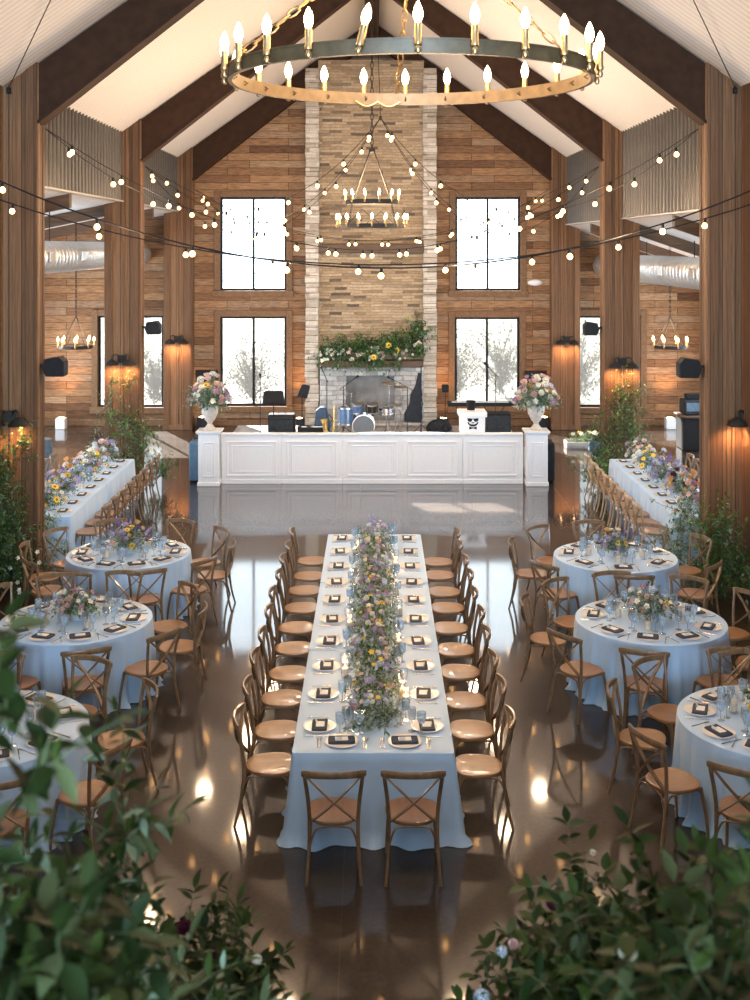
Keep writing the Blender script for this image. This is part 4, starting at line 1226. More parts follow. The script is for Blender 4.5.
# --- band gear; ZD = stage floor
ZD=.259
def stand_legs(mb,r=.30,h=.28,c=(0,0),n=3,rad=.009,a0=.4):
    for k in range(n):
        a=a0+2*pi*k/n; mb.tube([(c[0],c[1],h),(c[0]+r*cos(a),c[1]+r*sin(a),.01)],rad,6)
def music_stand(x,y,h,rz,label,w=.5):
    t=thing('music_stand',label,'music stand',(x,y,ZD),rz,'music stands')
    m=MB(); stand_legs(m); m.build('tripod',M['blackp'],t)
    MB().tube([(0,0,.2),(0,0,h-.1)],.012).build('pole',M['blackp'],t)
    m=MB().prism([(-w/2,0),(w/2,0),(w/2-.03,.30),(w/2-.09,.33),(-w/2+.09,.33),(-w/2+.03,.30)],0,.012); m.cbox(-w/2,w/2,-.05,.01,-.012,.004,.003)
    m.xf(Matrix.Translation((0,0,h-.16))@Matrix.Rotation(radians(-22),4,'X')); m.build('desk',M['blackp'],t)
music_stand(-2.42,28.3,1.02,.12,'black music stand in front of the black amplifier',.55)
music_stand(-1.76,28.9,1.10,-.9,'smaller black music stand turned sideways left of the chimney',.42)
t=thing('amplifier','black amplifier box behind the left music stand','amplifier',(-2.28,29.1,ZD))
MB().cbox(-.34,.34,-.2,.2,0,.50,.03).build('amplifier_body',M['blackp'],t); MB().box(-.30,.30,-.208,-.2,.05,.36).build('grille',M['greybag'],t)
MB().tube([(-.1,0,.49),(-.08,0,.54),(.08,0,.54),(.1,0,.49)],.012).build('handle',M['black'],t)
MB().cbox(-.30,.30,-.206,-.198,.39,.46,.003).build('control_panel',M['iron'],t)
for x,lab in ((-1.66,'left'),(-1.30,'right')):
    t=thing('floor_monitor','%s one of two black wedge stage monitors left of the drum kit'%lab,'monitor',(x,28.7,ZD),0,'stage monitors')
    MB().prism([(-.17,0),(.17,0),(.15,.12),(-.03,.26),(-.15,.24)],-.19,.19,plane='yz').build('monitor_cabinet',M['blackp'],t)
    MB().prism([(.152,.125),(-.025,.262),(-.03,.272),(.16,.13)],-.16,.16,plane='yz').build('grille',M['greybag'],t)
def mic_stand(x,y,h,boom,label,rz=0):
    t=thing('microphone_stand',label,'microphone stand',(x,y,ZD),rz,'microphone stands')
    m=MB(); stand_legs(m,.26,.2); m.build('tripod',M['iron'],t)
    MB().tube([(0,0,.1),(0,0,h)],.011).build('pole',M['iron'],t)
    e=Vector((boom*.8,0,h+.18 if boom else h+.02))
    MB().tube([(-boom*.3,0,h-.06),e],.008).build('boom',M['iron'],t)
    d=(e-Vector((-boom*.3,0,h-.06))).normalized() if boom else Vector((0,-.3,1)).normalized()
    mm=MB().lathe([(.012,0),(.016,.10),(.028,.12),(.03,.15),(.02,.175),(0,.18)],12).xf(Matrix.Translation(e)@d.to_track_quat('Z','Y').to_matrix().to_4x4())
    mm.build('microphone',M['blackp'],t,smooth=True)
mic_stand(-2.72,28.0,1.45,.0,'slim dark microphone stand left of the first music stand')
mic_stand(-1.12,28.5,1.42,-.10,'dark microphone stand between navy case and saxophone')
mic_stand(.86,28.0,1.30,-.42,'boom microphone stand right of the drum kit')
mic_stand(-.72,28.9,1.20,.3,'boom microphone stand left of the blue drum')
t=thing('instrument_case','navy soft instrument case leaning by the chimney base','case',(-1.28,29.6,ZD))
MB().prism([(-.22,0),(.2,0),(.22,.10),(.14,.46),(.06,.60),(-.06,.60),(-.16,.5)],-.1,.1).build('case_body',M['navy'],t)
MB().tube([(.21,-.05,.2),(.27,-.05,.3),(.17,-.05,.42)],.012).build('handle',M['blackp'],t)
# saxophone on a stand
t=thing('saxophone','brass saxophone upright on a small stand left of the drums','saxophone',(-.92,28.0,ZD))
P=smooth_pts([(.10,-.02,.86),(.04,0,.88),(.0,0,.82),(-.01,0,.45),(-.03,0,.18),(-.12,0,.10),(-.20,0,.20),(-.23,0,.42)],6)
MB().tube(P,[.010+.055*(i/(len(P)-1))**1.7 for i in range(len(P))],12).build('body_tube',M['gold'],t,smooth=True)
MB().lathe([(.062,0),(.075,.05),(.105,.10),(.10,.10),(.07,.05)],18,cap0=False,cap1=False).xf(Matrix.Translation((-.235,0,.42))@Matrix.Rotation(radians(-8),4,'Y')).build('bell',M['gold'],t,smooth=True)
m=MB()
for k in range(7): m.lathe([(0,0),(.022,0),(.022,.012),(0,.014)],10,axis='y').xf(Matrix.Identity(4)) if False else m.merge(MB().lathe([(0,0),(.022,0),(.022,.012),(0,.014)],10),Matrix.Translation((-.01,-.035,.3+.07*k))@Matrix.Rotation(pi/2,4,'X'))
m.build('keys',M['gold'],t)
m=MB(); stand_legs(m,.22,.22,(-.06,.03)); m.build('stand',M['blackp'],t)
# drum kit
def drum_shell(mb,r,h,M4,mi): mb.merge(MB().lathe([(r,0),(r,h)],28,cap0=False,cap1=False),M4,mi)
def drum(name,label,loc,r,h,tilt,mt,legs=True,horizontal=False,group='drum kit'):
    t=thing(name,label,'drum',loc,0,group)
    R=Matrix.Rotation(tilt,4,'X')
    MB().lathe([(r,0),(r,h)],32,cap0=False,cap1=False).xf(R).build('shell',mt,t,smooth=True)
    for z,nm in ((0,'drum_head'),(h,'drum_head')): MB().lathe([(0,z-.002),(r*.985,z-.002),(r*.985,z+.002),(0,z+.002)],32).xf(R).build(nm,M['skin_d'],t)
    m=MB()
    for z in (0,h): ring=[(r+.014,z-.016),(r+.014,z+.016),(r-.004,z+.016),(r-.004,z-.016),(r+.014,z-.016)]; m.lathe(ring,32,cap0=False,cap1=False)
    for k in range(8):
        a=2*pi*k/8; m.tube([((r+.012)*cos(a),(r+.012)*sin(a),0),((r+.012)*cos(a),(r+.012)*sin(a),h)],.005,5)
    m.xf(R).build('hoop',M['chrome'],t,smooth=40); return t
# bass drum: axis along y
t=drum('bass_drum','large grey-faced bass drum at the front of the drum kit',(-.21,28.45,ZD+.285),.27,.40,-pi/2,M['bluedrum'])
for s in (-1,1): MB().tube([(s*.2,.1,-.12),(s*.33,-.05,-.283)],.01).build('spur',M['chrome'],t)
for s in (-1,1): MB().tube([(s*.06,.2,.25),(s*.14,.2,.42)],.011).build('tom_bracket',M['chrome'],t)
def on_legs(t,r,low):
    for k in range(3):
        a=.5+2*pi*k/3; MB().tube([((r+.02)*cos(a),(r+.02)*sin(a),.15),((r+.03)*cos(a),(r+.03)*sin(a),low)],.008).build('leg',M['chrome'],t)
t=drum('floor_tom','blue floor tom on chrome legs left of the bass drum',(-.62,28.75,ZD+.30),.21,.40,0,M['bluedrum']); on_legs(t,.21,-.295)
t=drum('rack_tom','left rack tom mounted above the bass drum',(-.36,28.66,ZD+.62),.15,.20,.25,M['bluedrum'])
t=drum('rack_tom','right rack tom mounted above the bass drum',(.0,28.66,ZD+.62),.15,.20,.25,M['iron'])
t=drum('snare_drum','shallow snare drum on a stand right of the bass drum',(.36,28.75,ZD+.55),.18,.13,.05,M['chrome'])
m=MB().tube([(0,0,-.02),(0,0,-.3)],.012); stand_legs(m,.24,-.25); 
m=MB().tube([(0,0,0),(0,0,-.35)],.012)
for k in range(3): a=.3+2*pi*k/3; m.tube([(0,0,-.3),(.25*cos(a),.25*sin(a),-.545)],.009,6)
m.build('drum_stand',M['chrome'],t)
def cymbal(x,y,h,r,tilt,label,pair=False):
    t=thing('cymbal',label,'cymbal',(x,y,ZD),0,'cymbals on stands')
    m=MB().tube([(0,0,.15),(0,0,h)],.011); stand_legs(m,.28,.32); m.build('stand',M['chrome'],t)
    T=Matrix.Translation((0,0,h))@Matrix.Rotation(tilt,4,'X')@Matrix.Rotation(tilt*.6,4,'Y')
    for q in range(2 if pair else 1): MB().lathe([(0,.030-q*.05),(.03,.028-q*.05),(.05,.012-q*.05),(r,-.008-q*.02),(r,-.010-q*.02),(.05,.008-q*.05),(0,.02-q*.05)],28).xf(T).build('cymbal_disc',M['brass'],t,smooth=True)
cymbal(.42,28.35,1.36,.19,.10,'thin cymbal on tall stand right above the snare drum')
cymbal(.72,28.9,1.20,.17,.08,'lower cymbal on stand right of the snare drum')
cymbal(-.52,29.2,1.02,.18,-.1,'cymbal on stand behind the floor tom')
cymbal(.58,28.15,.86,.17,0,'pair of hi-hat cymbals on a low stand',True)
t=thing('drum_stool','round padded drum stool behind the bass drum','stool',(-.1,29.5,ZD))
MB().lathe([(0,.40),(.16,.40),(.17,.44),(.16,.49),(0,.50)],20).build('seat',M['blackp'],t,smooth=True); m=MB().tube([(0,0,.2),(0,0,.41)],.02); stand_legs(m,.24,.26); m.build('tripod',M['chrome'],t)
# tall gig bag leaning on the hearth
t=thing('gig_bag','tall dark grey gig bag leaning against the right hearth stone','bag',(1.10,30.70,.301))
m=MB().prism([(-.24,0),(.18,0),(.23,.12),(.16,.45),(.13,.55),(.16,.75),(.10,.95),(.06,1.32),(-.02,1.32),(-.06,.95),(-.16,.72),(-.15,.5),(-.26,.2)],-.07,.07)
m.xf(Matrix.Rotation(radians(7),4,'Y')@Matrix.Rotation(radians(-6),4,'X')); m.build('bag_body',M['greybag'],t)
MB().tube([(.2,-.09,.25),(.25,-.1,.5),(.2,-.09,.75)],.014).build('strap',M['blackp'],t)
t=thing('tripod_pole','tall thin black stand pole right of the gig bag','stand',(1.22,28.6,ZD))
MB().tube([(0,0,.1),(0,0,1.75)],.014).build('pole',M['blackp'],t); m=MB(); stand_legs(m,.3,.3); m.build('tripod',M['blackp'],t)
# keyboard
t=thing('keyboard','long dark keyboard on a crossed metal stand right of the fireplace','keyboard',(2.68,28.6,ZD-.13))
MB().cbox(-.80,.80,-.17,.17,.90,1.0,.015).build('keyboard_body',M['blackp'],t)
m=MB(); 
for k in range(36): m.cbox(-.70+k*.039,-.663+k*.039,-.16,-.02,1.0,1.012,.002)
m.build('keys',M['white'],t)
for a,b in ((-.6,-.1),(.1,.6)):
    for sg in (1,-1): 
        MB().tube([(a if sg>0 else b,-.12*sg,.14),(b if sg>0 else a,-.12*sg,.90)],.014).build('stand_leg',M['iron'],t)
mic_stand(3.0,27.9,1.62,-.22,'tall microphone stand with black mic in front of right window',.3)
t=thing('stage_light','small black spotlight box on a thin pole left of the keyboard','light',(1.86,29.2,ZD))
MB().tube([(0,0,.1),(0,0,1.05)],.01).build('pole',M['iron'],t); m=MB(); stand_legs(m,.22,.22); m.build('tripod',M['iron'],t); MB().cbox(-.09,.09,-.07,.07,1.03,1.22,.02).build('lamp_box',M['blackp'],t)
t=thing('subwoofer','large black speaker cabinet behind the right pedestal','speaker',(3.05,28.2,ZD))
MB().cbox(-.33,.33,-.25,.25,0,.66,.02).build('cabinet',M['blackp'],t); MB().cbox(-.30,.30,-.258,-.25,.05,.61,.002).build('grille',M['greybag'],t)
t=thing('gear_bag','dark slumped gear bag on the floor left of the keyboard stand','bag',(1.72,29.5,ZD))
MB().lathe([(.30,0),(.34,.08),(.28,.2),(.16,.28),(0,.30)],18).xf(Matrix.Diagonal((1,.7,1,1))).build('bag_body',M['greybag'],t,smooth=True); MB().tube([(-.15,-.1,.24),(0,-.14,.36),(.15,-.1,.24)],.012).build('handle',M['blackp'],t)

# --- things by the right of the stage and in the aisles
t=thing('flower_crate','low pale crate of cut greenery on the floor right of stage','crate',(5.35,28.6,0)); 
m=MB().cbox(-.55,.55,-.25,.25,0,.05,.01).cbox(-.55,.55,-.27,-.23,.05,.16,.01).cbox(-.55,.55,.23,.27,.05,.16,.01).cbox(-.55,-.51,-.23,.23,.05,.16,.01).cbox(.51,.55,-.23,.23,.05,.16,.01); m.build('crate_box',M['rug'],t)
r_=random.Random(77); link('greenery',foliage_mesh('greenery',[sprig((r_.uniform(-.4,.4),r_.uniform(-.15,.15),.07),(r_.gauss(0,.5),r_.gauss(0,.4),1),.28,r_,3) for _ in range(50)],GREENS,r_,(.05,.09),.4,gap=.04),t)
for k in range(10): flower(r_.choice(['rose_blush','rose_ivory','rose_peach']),t,(r_.uniform(-.45,.3),r_.uniform(-.2,.2),.30),(r_.gauss(0,.3),-.4,1),.07,r_)
t=thing('duffel_bag','dark duffel bag on the floor beside the greenery crate','bag',(5.55,27.6,0)); MB().cbox(-.35,.25,-.18,.18,0,.36,.10).build('bag_body',M['navy'],t); MB().tube([(-.2,0,.34),(-.05,0,.46),(.1,0,.34)],.015).build('handle',M['blackp'],t)
t=thing('draped_cocktail_table','tall narrow table under a slate cloth behind the near left column','table',(-6.75,23.4,0))
m=MB(); p,nr=round_per(.22,80); skirt(m,p,1.08,nr,14,5,.10,.03); m.build('slate_cloth',M['slate'],t,smooth=50)
MB().lathe([(.2,1.05),(.2,1.07),(0,1.07)],24).build('tabletop',M['tablewood'],t)
def uplight(x,y,w,grp='uplights',mt='greybag',c='dark'):
    t=thing('uplight','small %s box uplight on the floor '%c+w,'uplight',(x,y,0),0,grp)
    MB().cbox(-.13,.13,-.13,.13,0,.30,.01).build('light_case',M[mt],t); MB().lathe([(.0,.302),(.09,.302),(.09,.306),(0,.306)],16).build('lens',M['lampglow'],t)
    lamp('SPOT','uplight_beam',(x,y,.36),150,(1,.50,.2),.06,(radians(180-8),0,0),spot_size=radians(80),spot_blend=.8)
uplight(8.15,31.45,'below the right aisle chandelier','uplights','white','white'); uplight(-8.5,31.45,'in the left aisle by back wall','uplights','white','white')
uplight(-1.98,31.4,'left of the chimney','uplights'); uplight(1.95,31.4,'right of the chimney','uplights'); uplight(4.72,31.6,'left of the back right column'); uplight(-4.66,31.6,'right of the back left column')
t=thing('bar_station','dark bar station with grey equipment on top in right aisle','bar',(8.15,28.4,0))
MB().cbox(-.55,.45,-.35,.35,0,.80,.02).build('counter',M['blackp'],t); MB().cbox(-.60,.50,-.40,.40,.80,.85,.01).build('countertop',M['mantel'],t)
m=MB().cbox(-.50,.25,-.25,.25,.851,1.22,.03); m.build('grey_equipment',M['greybag'],t); MB().cbox(-.45,.2,-.258,-.25,.95,1.16,.004).build('equipment_front',M['slate'],t)
MB().cbox(-.42,.1,-.1,.1,1.22,1.36,.02).build('equipment_top',M['blackp'],t)
# ================================================================== GREENERY
def greenery(name,label,loc,blobs,seed,mats=GREENS,ymax=None,lf=(.05,.10),asp=.42,gap=.045,fl=(),cat='plant',group=None,sr=.004,fine=False,w=(3,3,2,2)):
    """blobs: (centre, radii, number of stems, mean direction, stem length)"""
    rnd=random.Random(seed); t=thing(name,label,cat,loc,0,group)
    st=[]
    for (c,r,n,d,l) in blobs:
        for i in range(n):
            q=rdir(rnd)*rnd.random()**.4
            p=Vector((c[0]+q.x*r[0]*.8,c[1]+q.y*r[1]*.8,c[2]+q.z*r[2]*.8))
            dd=Vector(d)+rdir(rnd)*.75+Vector((q.x,q.y,q.z*.5))*.5
            st.append(sprig(p,dd,l*rnd.uniform(.6,1.3),rnd,4,.28,.05))
    for P in st:
        for q in P:
            q.z=max(q.z,.02-loc[2])
            if ymax is not None: q.y=min(q.y,ymax)
    link('foliage',foliage_mesh('foliage',st,mats,rnd,lf,asp,gap=gap,stem_r=sr,weights=w,fine=fine),t)
    for (k,p,d,s) in fl: flower(k,t,p,d,s,rnd)
    return t,rnd
# near left column: tall mass of dark greenery
rf=random.Random(5)
greenery('column_greenery','tall dark leafy greenery with tiny white flowers covering the left column nearest the camera',(-5.2,16.62,0),
 [((-.15,-.1,.35),(.6,.3,.4),150,(0,-.3,.6),.45),((-.2,-.06,1.0),(.45,.2,.5),170,(0,-.3,.6),.40),((-.22,-.03,1.65),(.36,.14,.45),70,(.1,-.2,.8),.35),((.1,-.03,2.1),(.25,.1,.3),16,(.2,-.2,1),.3)],301,
 [M['leaf1'],M['leaf1'],M['leaf2'],M['leaf3'],M['stem']],ymax=.12,lf=(.05,.095),fl=[('bl_i',(rf.uniform(-.3,.55),-.35-rf.random()*.15,rf.uniform(.1,.75)),(0,-1,.6),.035) for _ in range(16)])
greenery('column_greenery','round leafy bush at the foot of the right column nearest the camera',(4.98,16.5,0),
 [((.02,-.12,.35),(.48,.28,.36),110,(0,-.3,.6),.42),((-.03,-.1,.85),(.28,.15,.35),46,(0,-.2,.9),.38)],302,[M['leaf1'],M['leaf2'],M['leaf2'],M['leaf3'],M['stem']],ymax=.24)
greenery('trailing_greenery','trailing vine spilling over the near end of right side banquet table',(4.68,17.72,0),
 [((0,0,.40),(.22,.14,.42),48,(0,-.2,.1),.34),((.15,-.05,.95),(.26,.14,.24),30,(-.1,-.1,-.3),.32)],303,GARLAND)
greenery('trailing_greenery','small vine spilling over the near end of left side banquet table',(-4.98,17.72,0),
 [((.02,0,.35),(.13,.1,.35),26,(0,-.2,.1),.3),((-.1,-.02,.8),(.14,.1,.15),14,(.1,-.1,-.3),.26)],304,GARLAND)
greenery('climbing_vine','vine with yellowing twigs climbing the middle left column',(-5.28,24.18,0),
 [((.0,-.06,2.25),(.32,.08,.16),26,(.1,-.1,-.6),.3),((-.25,-.06,1.35),(.2,.1,.5),26,(0,-.1,.4),.4),((.15,-.08,1.30),(.38,.12,.25),70,(.2,-.1,.1),.38),((.48,.05,1.05),(.15,.2,.4),50,(.2,0,-.5),.35),((.1,-.06,.55),(.3,.12,.45),50,(0,-.1,.3),.4)],305,
 [M['leaf2'],M['leaf3'],M['leaf4'],M['leaf1'],M['twig']],ymax=-.03,lf=(.05,.09),gap=.07)
greenery('floor_greenery','leafy floor arrangement beside the far end of left side banquet',(-4.45,23.9,0),[((0,0,.25),(.22,.2,.28),44,(0,-.2,.7),.38)],306)
greenery('climbing_vine','dense vine climbing the middle right column below its lamp',(5.25,24.18,0),
 [((.05,-.08,1.75),(.34,.1,.50),90,(0,-.1,.3),.36),((.05,-.08,1.15),(.36,.12,.35),80,(0,-.1,-.2),.36),((-.42,.0,1.15),(.12,.2,.5),46,(-.2,0,-.3),.34),((-.40,.0,.55),(.14,.2,.4),36,(-.1,0,-.3),.3),((-.05,-.12,.35),(.34,.2,.35),54,(0,-.1,.6),.36)],307,
 [M['leaf2'],M['leaf1'],M['leaf3'],M['leaf4'],M['twig']],ymax=-.03,lf=(.05,.09),gap=.055)
greenery('floor_greenery','leafy floor arrangement left of the middle right column',(4.58,23.4,0),[((0,0,.30),(.25,.22,.34),64,(-.1,-.2,.6),.40)],308)
# mantel garland
rm=random.Random(8)
fl=[]
for i in range(58):
    x=rm.uniform(-1.42,1.35); top=.30+.38*max(0,(x+.3)/1.6)+.16*max(0,1-abs(x+.5)/.9)
    fl.append((rm.choice(['bl_i','bl_i','rose_ivory','rose_ivory','rose_blush','hy_i','bl_p']),(x,-.18-rm.random()*.12,rm.uniform(.0,top*.9)),(rm.gauss(0,.3),-1,.3),rm.uniform(.04,.07)))
for x,z in ((.45,.42),(.66,.28),(.05,.10)): fl.append(('daisy_y',(x,-.34,z),(0,-1,.3),.09))
greenery('mantel_garland','wild garland of greenery and pale flowers along the fireplace mantel',(0,31.05,1.93),
 [((-1.0,-.05,.18),(.45,.16,.22),90,(-.1,-.2,.35),.42),((-.3,-.05,.26),(.5,.16,.28),100,(0,-.2,.4),.42),((.45,-.05,.30),(.5,.16,.32),110,(.1,-.2,.45),.45),((1.1,-.05,.34),(.3,.16,.42),80,(.15,-.1,.7),.5),((1.25,0,.75),(.14,.1,.3),16,(.1,0,1),.5),((-.2,-.25,-.05),(1.2,.06,.08),50,(0,-.4,-.3),.25)],309,
 [M['leaf1'],M['leaf2'],M['leaf3'],M['leaf4'],M['stem']],.12,(.07,.12),gap=.055,fl=fl,cat='garland')

# ================================================================== STAIR RAILINGS AND FOREGROUND GARLANDS
for s,sd in ((-1,'left'),(1,'right')):
    t=thing('stair_railing','dark stair railing with timber newel under the %s foreground garland'%sd,'railing',(s*.62,3.42,0),0,'stair railings')
    MB().cbox(-.045,.045,-.045,.045,0,2.70,.006).cbox(-.055,.055,-.055,.055,2.70,2.74,.008).build('newel_post',M['trimwood'],t)
    MB().cbox(-.045,.045,-2.75,-2.66,0,4.33,.006).build('newel_post',M['trimwood'],t)
    a=Vector((0,-.04,2.58)); b=Vector((0,-2.66,4.18))
    MB().sweep([a,b],[(-.035,-.02),(.035,-.02),(.035,.02),(-.035,.02)]).build('handrail',M['trimwood'],t)
    MB().sweep([a-Vector((0,0,.85)),b-Vector((0,0,.85))],[(-.03,-.12),(.03,-.12),(.03,.03),(-.03,.03)]).build('stringer',M['rafter'],t)
    for k in range(18):
        u=(k+.7)/18.4; p=a+(b-a)*u; MB().tube([p-Vector((0,0,.84)),p-Vector((0,0,.01))],.008,6).build('baluster',M['iron'],t)
FG=[M['fg1'],M['fg2'],M['fg3'],M['fg2'],M['stem']]  # foreground greens with the backlit shade in their colour
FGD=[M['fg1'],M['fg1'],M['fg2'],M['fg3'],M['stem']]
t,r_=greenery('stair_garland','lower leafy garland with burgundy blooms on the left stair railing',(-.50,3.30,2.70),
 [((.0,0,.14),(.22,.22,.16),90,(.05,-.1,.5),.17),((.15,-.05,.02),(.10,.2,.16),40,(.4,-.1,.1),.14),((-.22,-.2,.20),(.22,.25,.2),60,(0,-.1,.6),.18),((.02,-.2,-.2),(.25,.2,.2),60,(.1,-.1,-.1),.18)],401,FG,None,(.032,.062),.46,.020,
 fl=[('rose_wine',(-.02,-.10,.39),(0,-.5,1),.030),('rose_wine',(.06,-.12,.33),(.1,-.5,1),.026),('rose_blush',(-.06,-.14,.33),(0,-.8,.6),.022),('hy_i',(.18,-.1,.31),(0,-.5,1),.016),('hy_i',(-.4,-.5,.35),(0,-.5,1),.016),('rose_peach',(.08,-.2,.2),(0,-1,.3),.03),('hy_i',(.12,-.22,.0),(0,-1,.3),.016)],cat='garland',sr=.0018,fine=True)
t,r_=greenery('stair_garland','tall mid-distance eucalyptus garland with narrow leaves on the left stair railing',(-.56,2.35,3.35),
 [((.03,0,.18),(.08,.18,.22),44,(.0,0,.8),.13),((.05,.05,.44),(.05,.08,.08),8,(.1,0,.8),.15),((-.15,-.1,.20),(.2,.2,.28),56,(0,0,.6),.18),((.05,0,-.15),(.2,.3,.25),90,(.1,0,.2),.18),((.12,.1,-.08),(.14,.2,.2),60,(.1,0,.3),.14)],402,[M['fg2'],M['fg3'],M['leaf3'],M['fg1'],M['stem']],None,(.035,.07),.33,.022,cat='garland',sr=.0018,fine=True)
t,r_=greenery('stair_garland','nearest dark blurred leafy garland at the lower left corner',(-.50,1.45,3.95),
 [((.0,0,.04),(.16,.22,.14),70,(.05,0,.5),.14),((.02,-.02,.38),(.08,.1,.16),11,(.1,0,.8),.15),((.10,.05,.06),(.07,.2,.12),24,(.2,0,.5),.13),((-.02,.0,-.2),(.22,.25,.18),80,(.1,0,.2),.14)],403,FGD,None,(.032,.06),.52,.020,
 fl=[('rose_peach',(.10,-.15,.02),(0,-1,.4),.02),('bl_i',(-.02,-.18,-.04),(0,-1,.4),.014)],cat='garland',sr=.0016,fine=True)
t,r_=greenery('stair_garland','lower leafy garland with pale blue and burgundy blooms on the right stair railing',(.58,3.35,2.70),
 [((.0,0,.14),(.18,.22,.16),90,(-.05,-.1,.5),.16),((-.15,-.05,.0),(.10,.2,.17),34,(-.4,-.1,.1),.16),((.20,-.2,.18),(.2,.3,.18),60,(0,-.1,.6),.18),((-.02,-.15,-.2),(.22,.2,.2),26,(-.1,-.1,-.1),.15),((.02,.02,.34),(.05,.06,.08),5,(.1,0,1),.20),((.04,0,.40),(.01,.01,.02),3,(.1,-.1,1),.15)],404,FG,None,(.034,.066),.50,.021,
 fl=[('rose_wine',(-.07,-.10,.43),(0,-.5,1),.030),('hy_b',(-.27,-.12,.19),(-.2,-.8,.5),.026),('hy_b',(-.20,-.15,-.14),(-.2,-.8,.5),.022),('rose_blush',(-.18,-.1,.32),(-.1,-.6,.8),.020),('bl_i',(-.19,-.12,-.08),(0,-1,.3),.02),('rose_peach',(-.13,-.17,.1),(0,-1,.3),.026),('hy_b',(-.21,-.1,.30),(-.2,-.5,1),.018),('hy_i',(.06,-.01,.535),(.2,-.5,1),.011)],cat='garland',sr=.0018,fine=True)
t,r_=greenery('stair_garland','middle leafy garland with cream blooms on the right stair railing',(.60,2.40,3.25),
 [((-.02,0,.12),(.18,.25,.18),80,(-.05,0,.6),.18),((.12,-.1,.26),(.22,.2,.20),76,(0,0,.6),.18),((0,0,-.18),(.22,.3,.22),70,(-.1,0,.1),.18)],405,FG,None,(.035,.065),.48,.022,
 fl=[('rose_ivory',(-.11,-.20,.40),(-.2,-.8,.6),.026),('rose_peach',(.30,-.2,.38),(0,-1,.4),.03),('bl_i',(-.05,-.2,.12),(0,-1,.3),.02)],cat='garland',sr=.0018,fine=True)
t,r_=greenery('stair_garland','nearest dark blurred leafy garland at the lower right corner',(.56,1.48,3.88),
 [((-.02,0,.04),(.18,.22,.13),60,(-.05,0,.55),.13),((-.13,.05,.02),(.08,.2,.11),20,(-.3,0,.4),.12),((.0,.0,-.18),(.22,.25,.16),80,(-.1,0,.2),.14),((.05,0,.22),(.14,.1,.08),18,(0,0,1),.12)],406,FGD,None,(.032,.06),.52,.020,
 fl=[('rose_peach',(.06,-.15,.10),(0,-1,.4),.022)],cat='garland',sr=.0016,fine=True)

# ================================================================== OUTSIDE
struct(MB().box(-60,60,32.5,120,-.25,-.05).build('ground_outside',mat('pale dry grass',(.10,.105,.08),.9,var=.2,scale=.5)))
for i,(x,y,h,w) in enumerate(((-6.9,36.5,2.6,1.6),(-3.9,37.2,2.3,1.5),(-2.1,38.5,2.6,1.4),(2.6,37.0,2.4,1.4),(4.3,38.4,2.8,1.7),(6.6,36.8,2.9,1.5),(9.4,39,3.0,2))):
    rnd=random.Random(500+i); t=thing('outdoor_shrub','pale sunlit shrub outside the back windows, %s from the left'%ORD[i],'shrub',(x,y,-.05),0,'shrubs outside')
    st=[]
    for k in range(90):
        d=Vector((rnd.gauss(0,.5),rnd.gauss(0,.4),rnd.uniform(.4,1)))
        st.append(sprig((rnd.gauss(0,.12),rnd.gauss(0,.12),rnd.uniform(0,.4*h)),d,rnd.uniform(.5,1)*h*.75,rnd,5,.25))
    for P in st:
        for q in P: q.z=max(q.z,.03)
    link('foliage',foliage_mesh('foliage',st,[M['leafx'],M['leafx'],M['twig']],rnd,(.09,.17),.45,gap=.11,stem_r=.012),t)

# ================================================================== LIGHT
w=bpy.data.worlds.new('World'); SC.world=w; w.use_nodes=True
bg=w.node_tree.nodes['Background']
bg.inputs['Color'].default_value=(.78,.90,1.0,1); bg.inputs['Strength'].default_value=4.0
sd=bpy.data.lights.new('sun','SUN'); sd.energy=95; sd.color=(1,.95,.88); sd.angle=.012
so=link('sun',sd); so.rotation_euler=Vector((.5,-1,-.6)).to_track_quat('-Z','Y').to_euler()
def area(name,loc,direction,sx,sy,power,col):
    d=bpy.data.lights.new(name,'AREA'); d.shape='RECTANGLE'; d.size=sx; d.size_y=sy; d.energy=power; d.color=col
    o=link(name,d,None,loc); o.rotation_euler=Vector(direction).to_track_quat('-Z','Y').to_euler(); return o
DAY=(.62,.81,1.0)
area('front_window_daylight',(0,-14.15,6.05),(0,1,-.03),9.2,4.7,7800,(.50,.75,1.0))
for yy in (19.75,24.25,28.75):
    area('left_window_daylight',(-10.3,yy,1.85),(1,0,0),3.4,2.5,330,DAY)
    area('right_window_daylight',(9.9,yy,1.85),(-1,0,0),3.4,2.5,190,DAY)
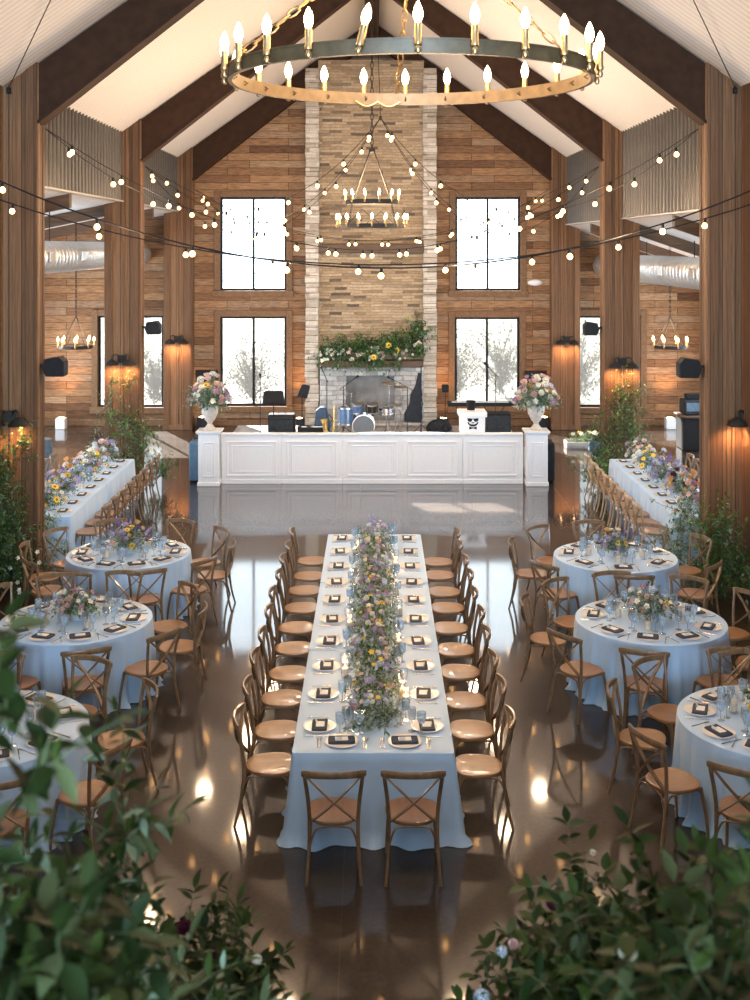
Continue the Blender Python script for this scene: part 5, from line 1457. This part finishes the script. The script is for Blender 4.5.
for (x,z,hh,p) in ((-3.3,1.8,2.5,230),(-3.3,5.06,2.6,300),(3.2,1.8,2.5,230),(3.2,5.06,2.6,300)):
    pass
lamp('POINT','chandelier_light',(.235,7.0,6.35),380,(1,.66,.36),.9)
lamp('POINT','chandelier_light',(0,22,6.1),480,(1,.70,.42),.45)
for (x,y,z,p) in ((-3.6,18.3,5.75,80),(3.6,18.3,5.75,80),(-2.3,20.2,5.25,36),(2.3,20.2,5.25,36),(-3.3,22.6,5.7,36),(3.3,22.6,5.7,36),(-.8,21.6,5.0,70),(.8,21.6,5.0,70),(-3.2,14.55,5.0,70),(3.2,14.6,5.0,70),(-1.1,14.6,4.75,70),(1.1,14.6,4.75,70),(-2.6,24.4,5.4,70),(2.6,24.4,5.4,70),(-2.4,27.6,5.6,90),(2.4,27.6,5.6,90)): lamp('POINT','festoon_light',(x,y,z),p*1.25,(1,.70,.44),.14)
for s in (-1,1): lamp('POINT','aisle_chandelier_light',(s*7.0,27.2,2.95),110,(1,.58,.28),.3)

# ================================================================== CAMERA
cd=bpy.data.cameras.new('camera'); cam=link('camera',cd,None,(0,0,5.0)); cam.rotation_euler=(pi/2,0,0)
cd.sensor_fit='VERTICAL'; cd.sensor_height=36; cd.sensor_width=36; cd.lens=41.4; cd.shift_y=-.254; cd.shift_x=.003
cd.clip_start=.05; cd.clip_end=400
cd.dof.use_dof=True; cd.dof.focus_distance=13.5; cd.dof.aperture_fstop=4.5
SC.camera=cam
vs=SC.view_settings; vs.view_transform='Standard'; vs.look='None'; vs.gamma=1; vs.use_curve_mapping=False; vs.exposure=0.35
SC.cycles.use_denoising=True; SC.cycles.max_bounces=8; SC.cycles.diffuse_bounces=4; SC.cycles.glossy_bounces=4; SC.cycles.transparent_max_bounces=16; SC.cycles.sample_clamp_indirect=6
SC.cycles.caustics_reflective=False; SC.cycles.caustics_refractive=False
dup=[k for k,v in LABELS.items() if len(v)>1]
if dup: print('DUP LABELS', dup[:20])
long_=[k for k in LABELS if not 4<=len(k.split())<=16]
if long_: print('LABEL LENGTH', long_[:20])
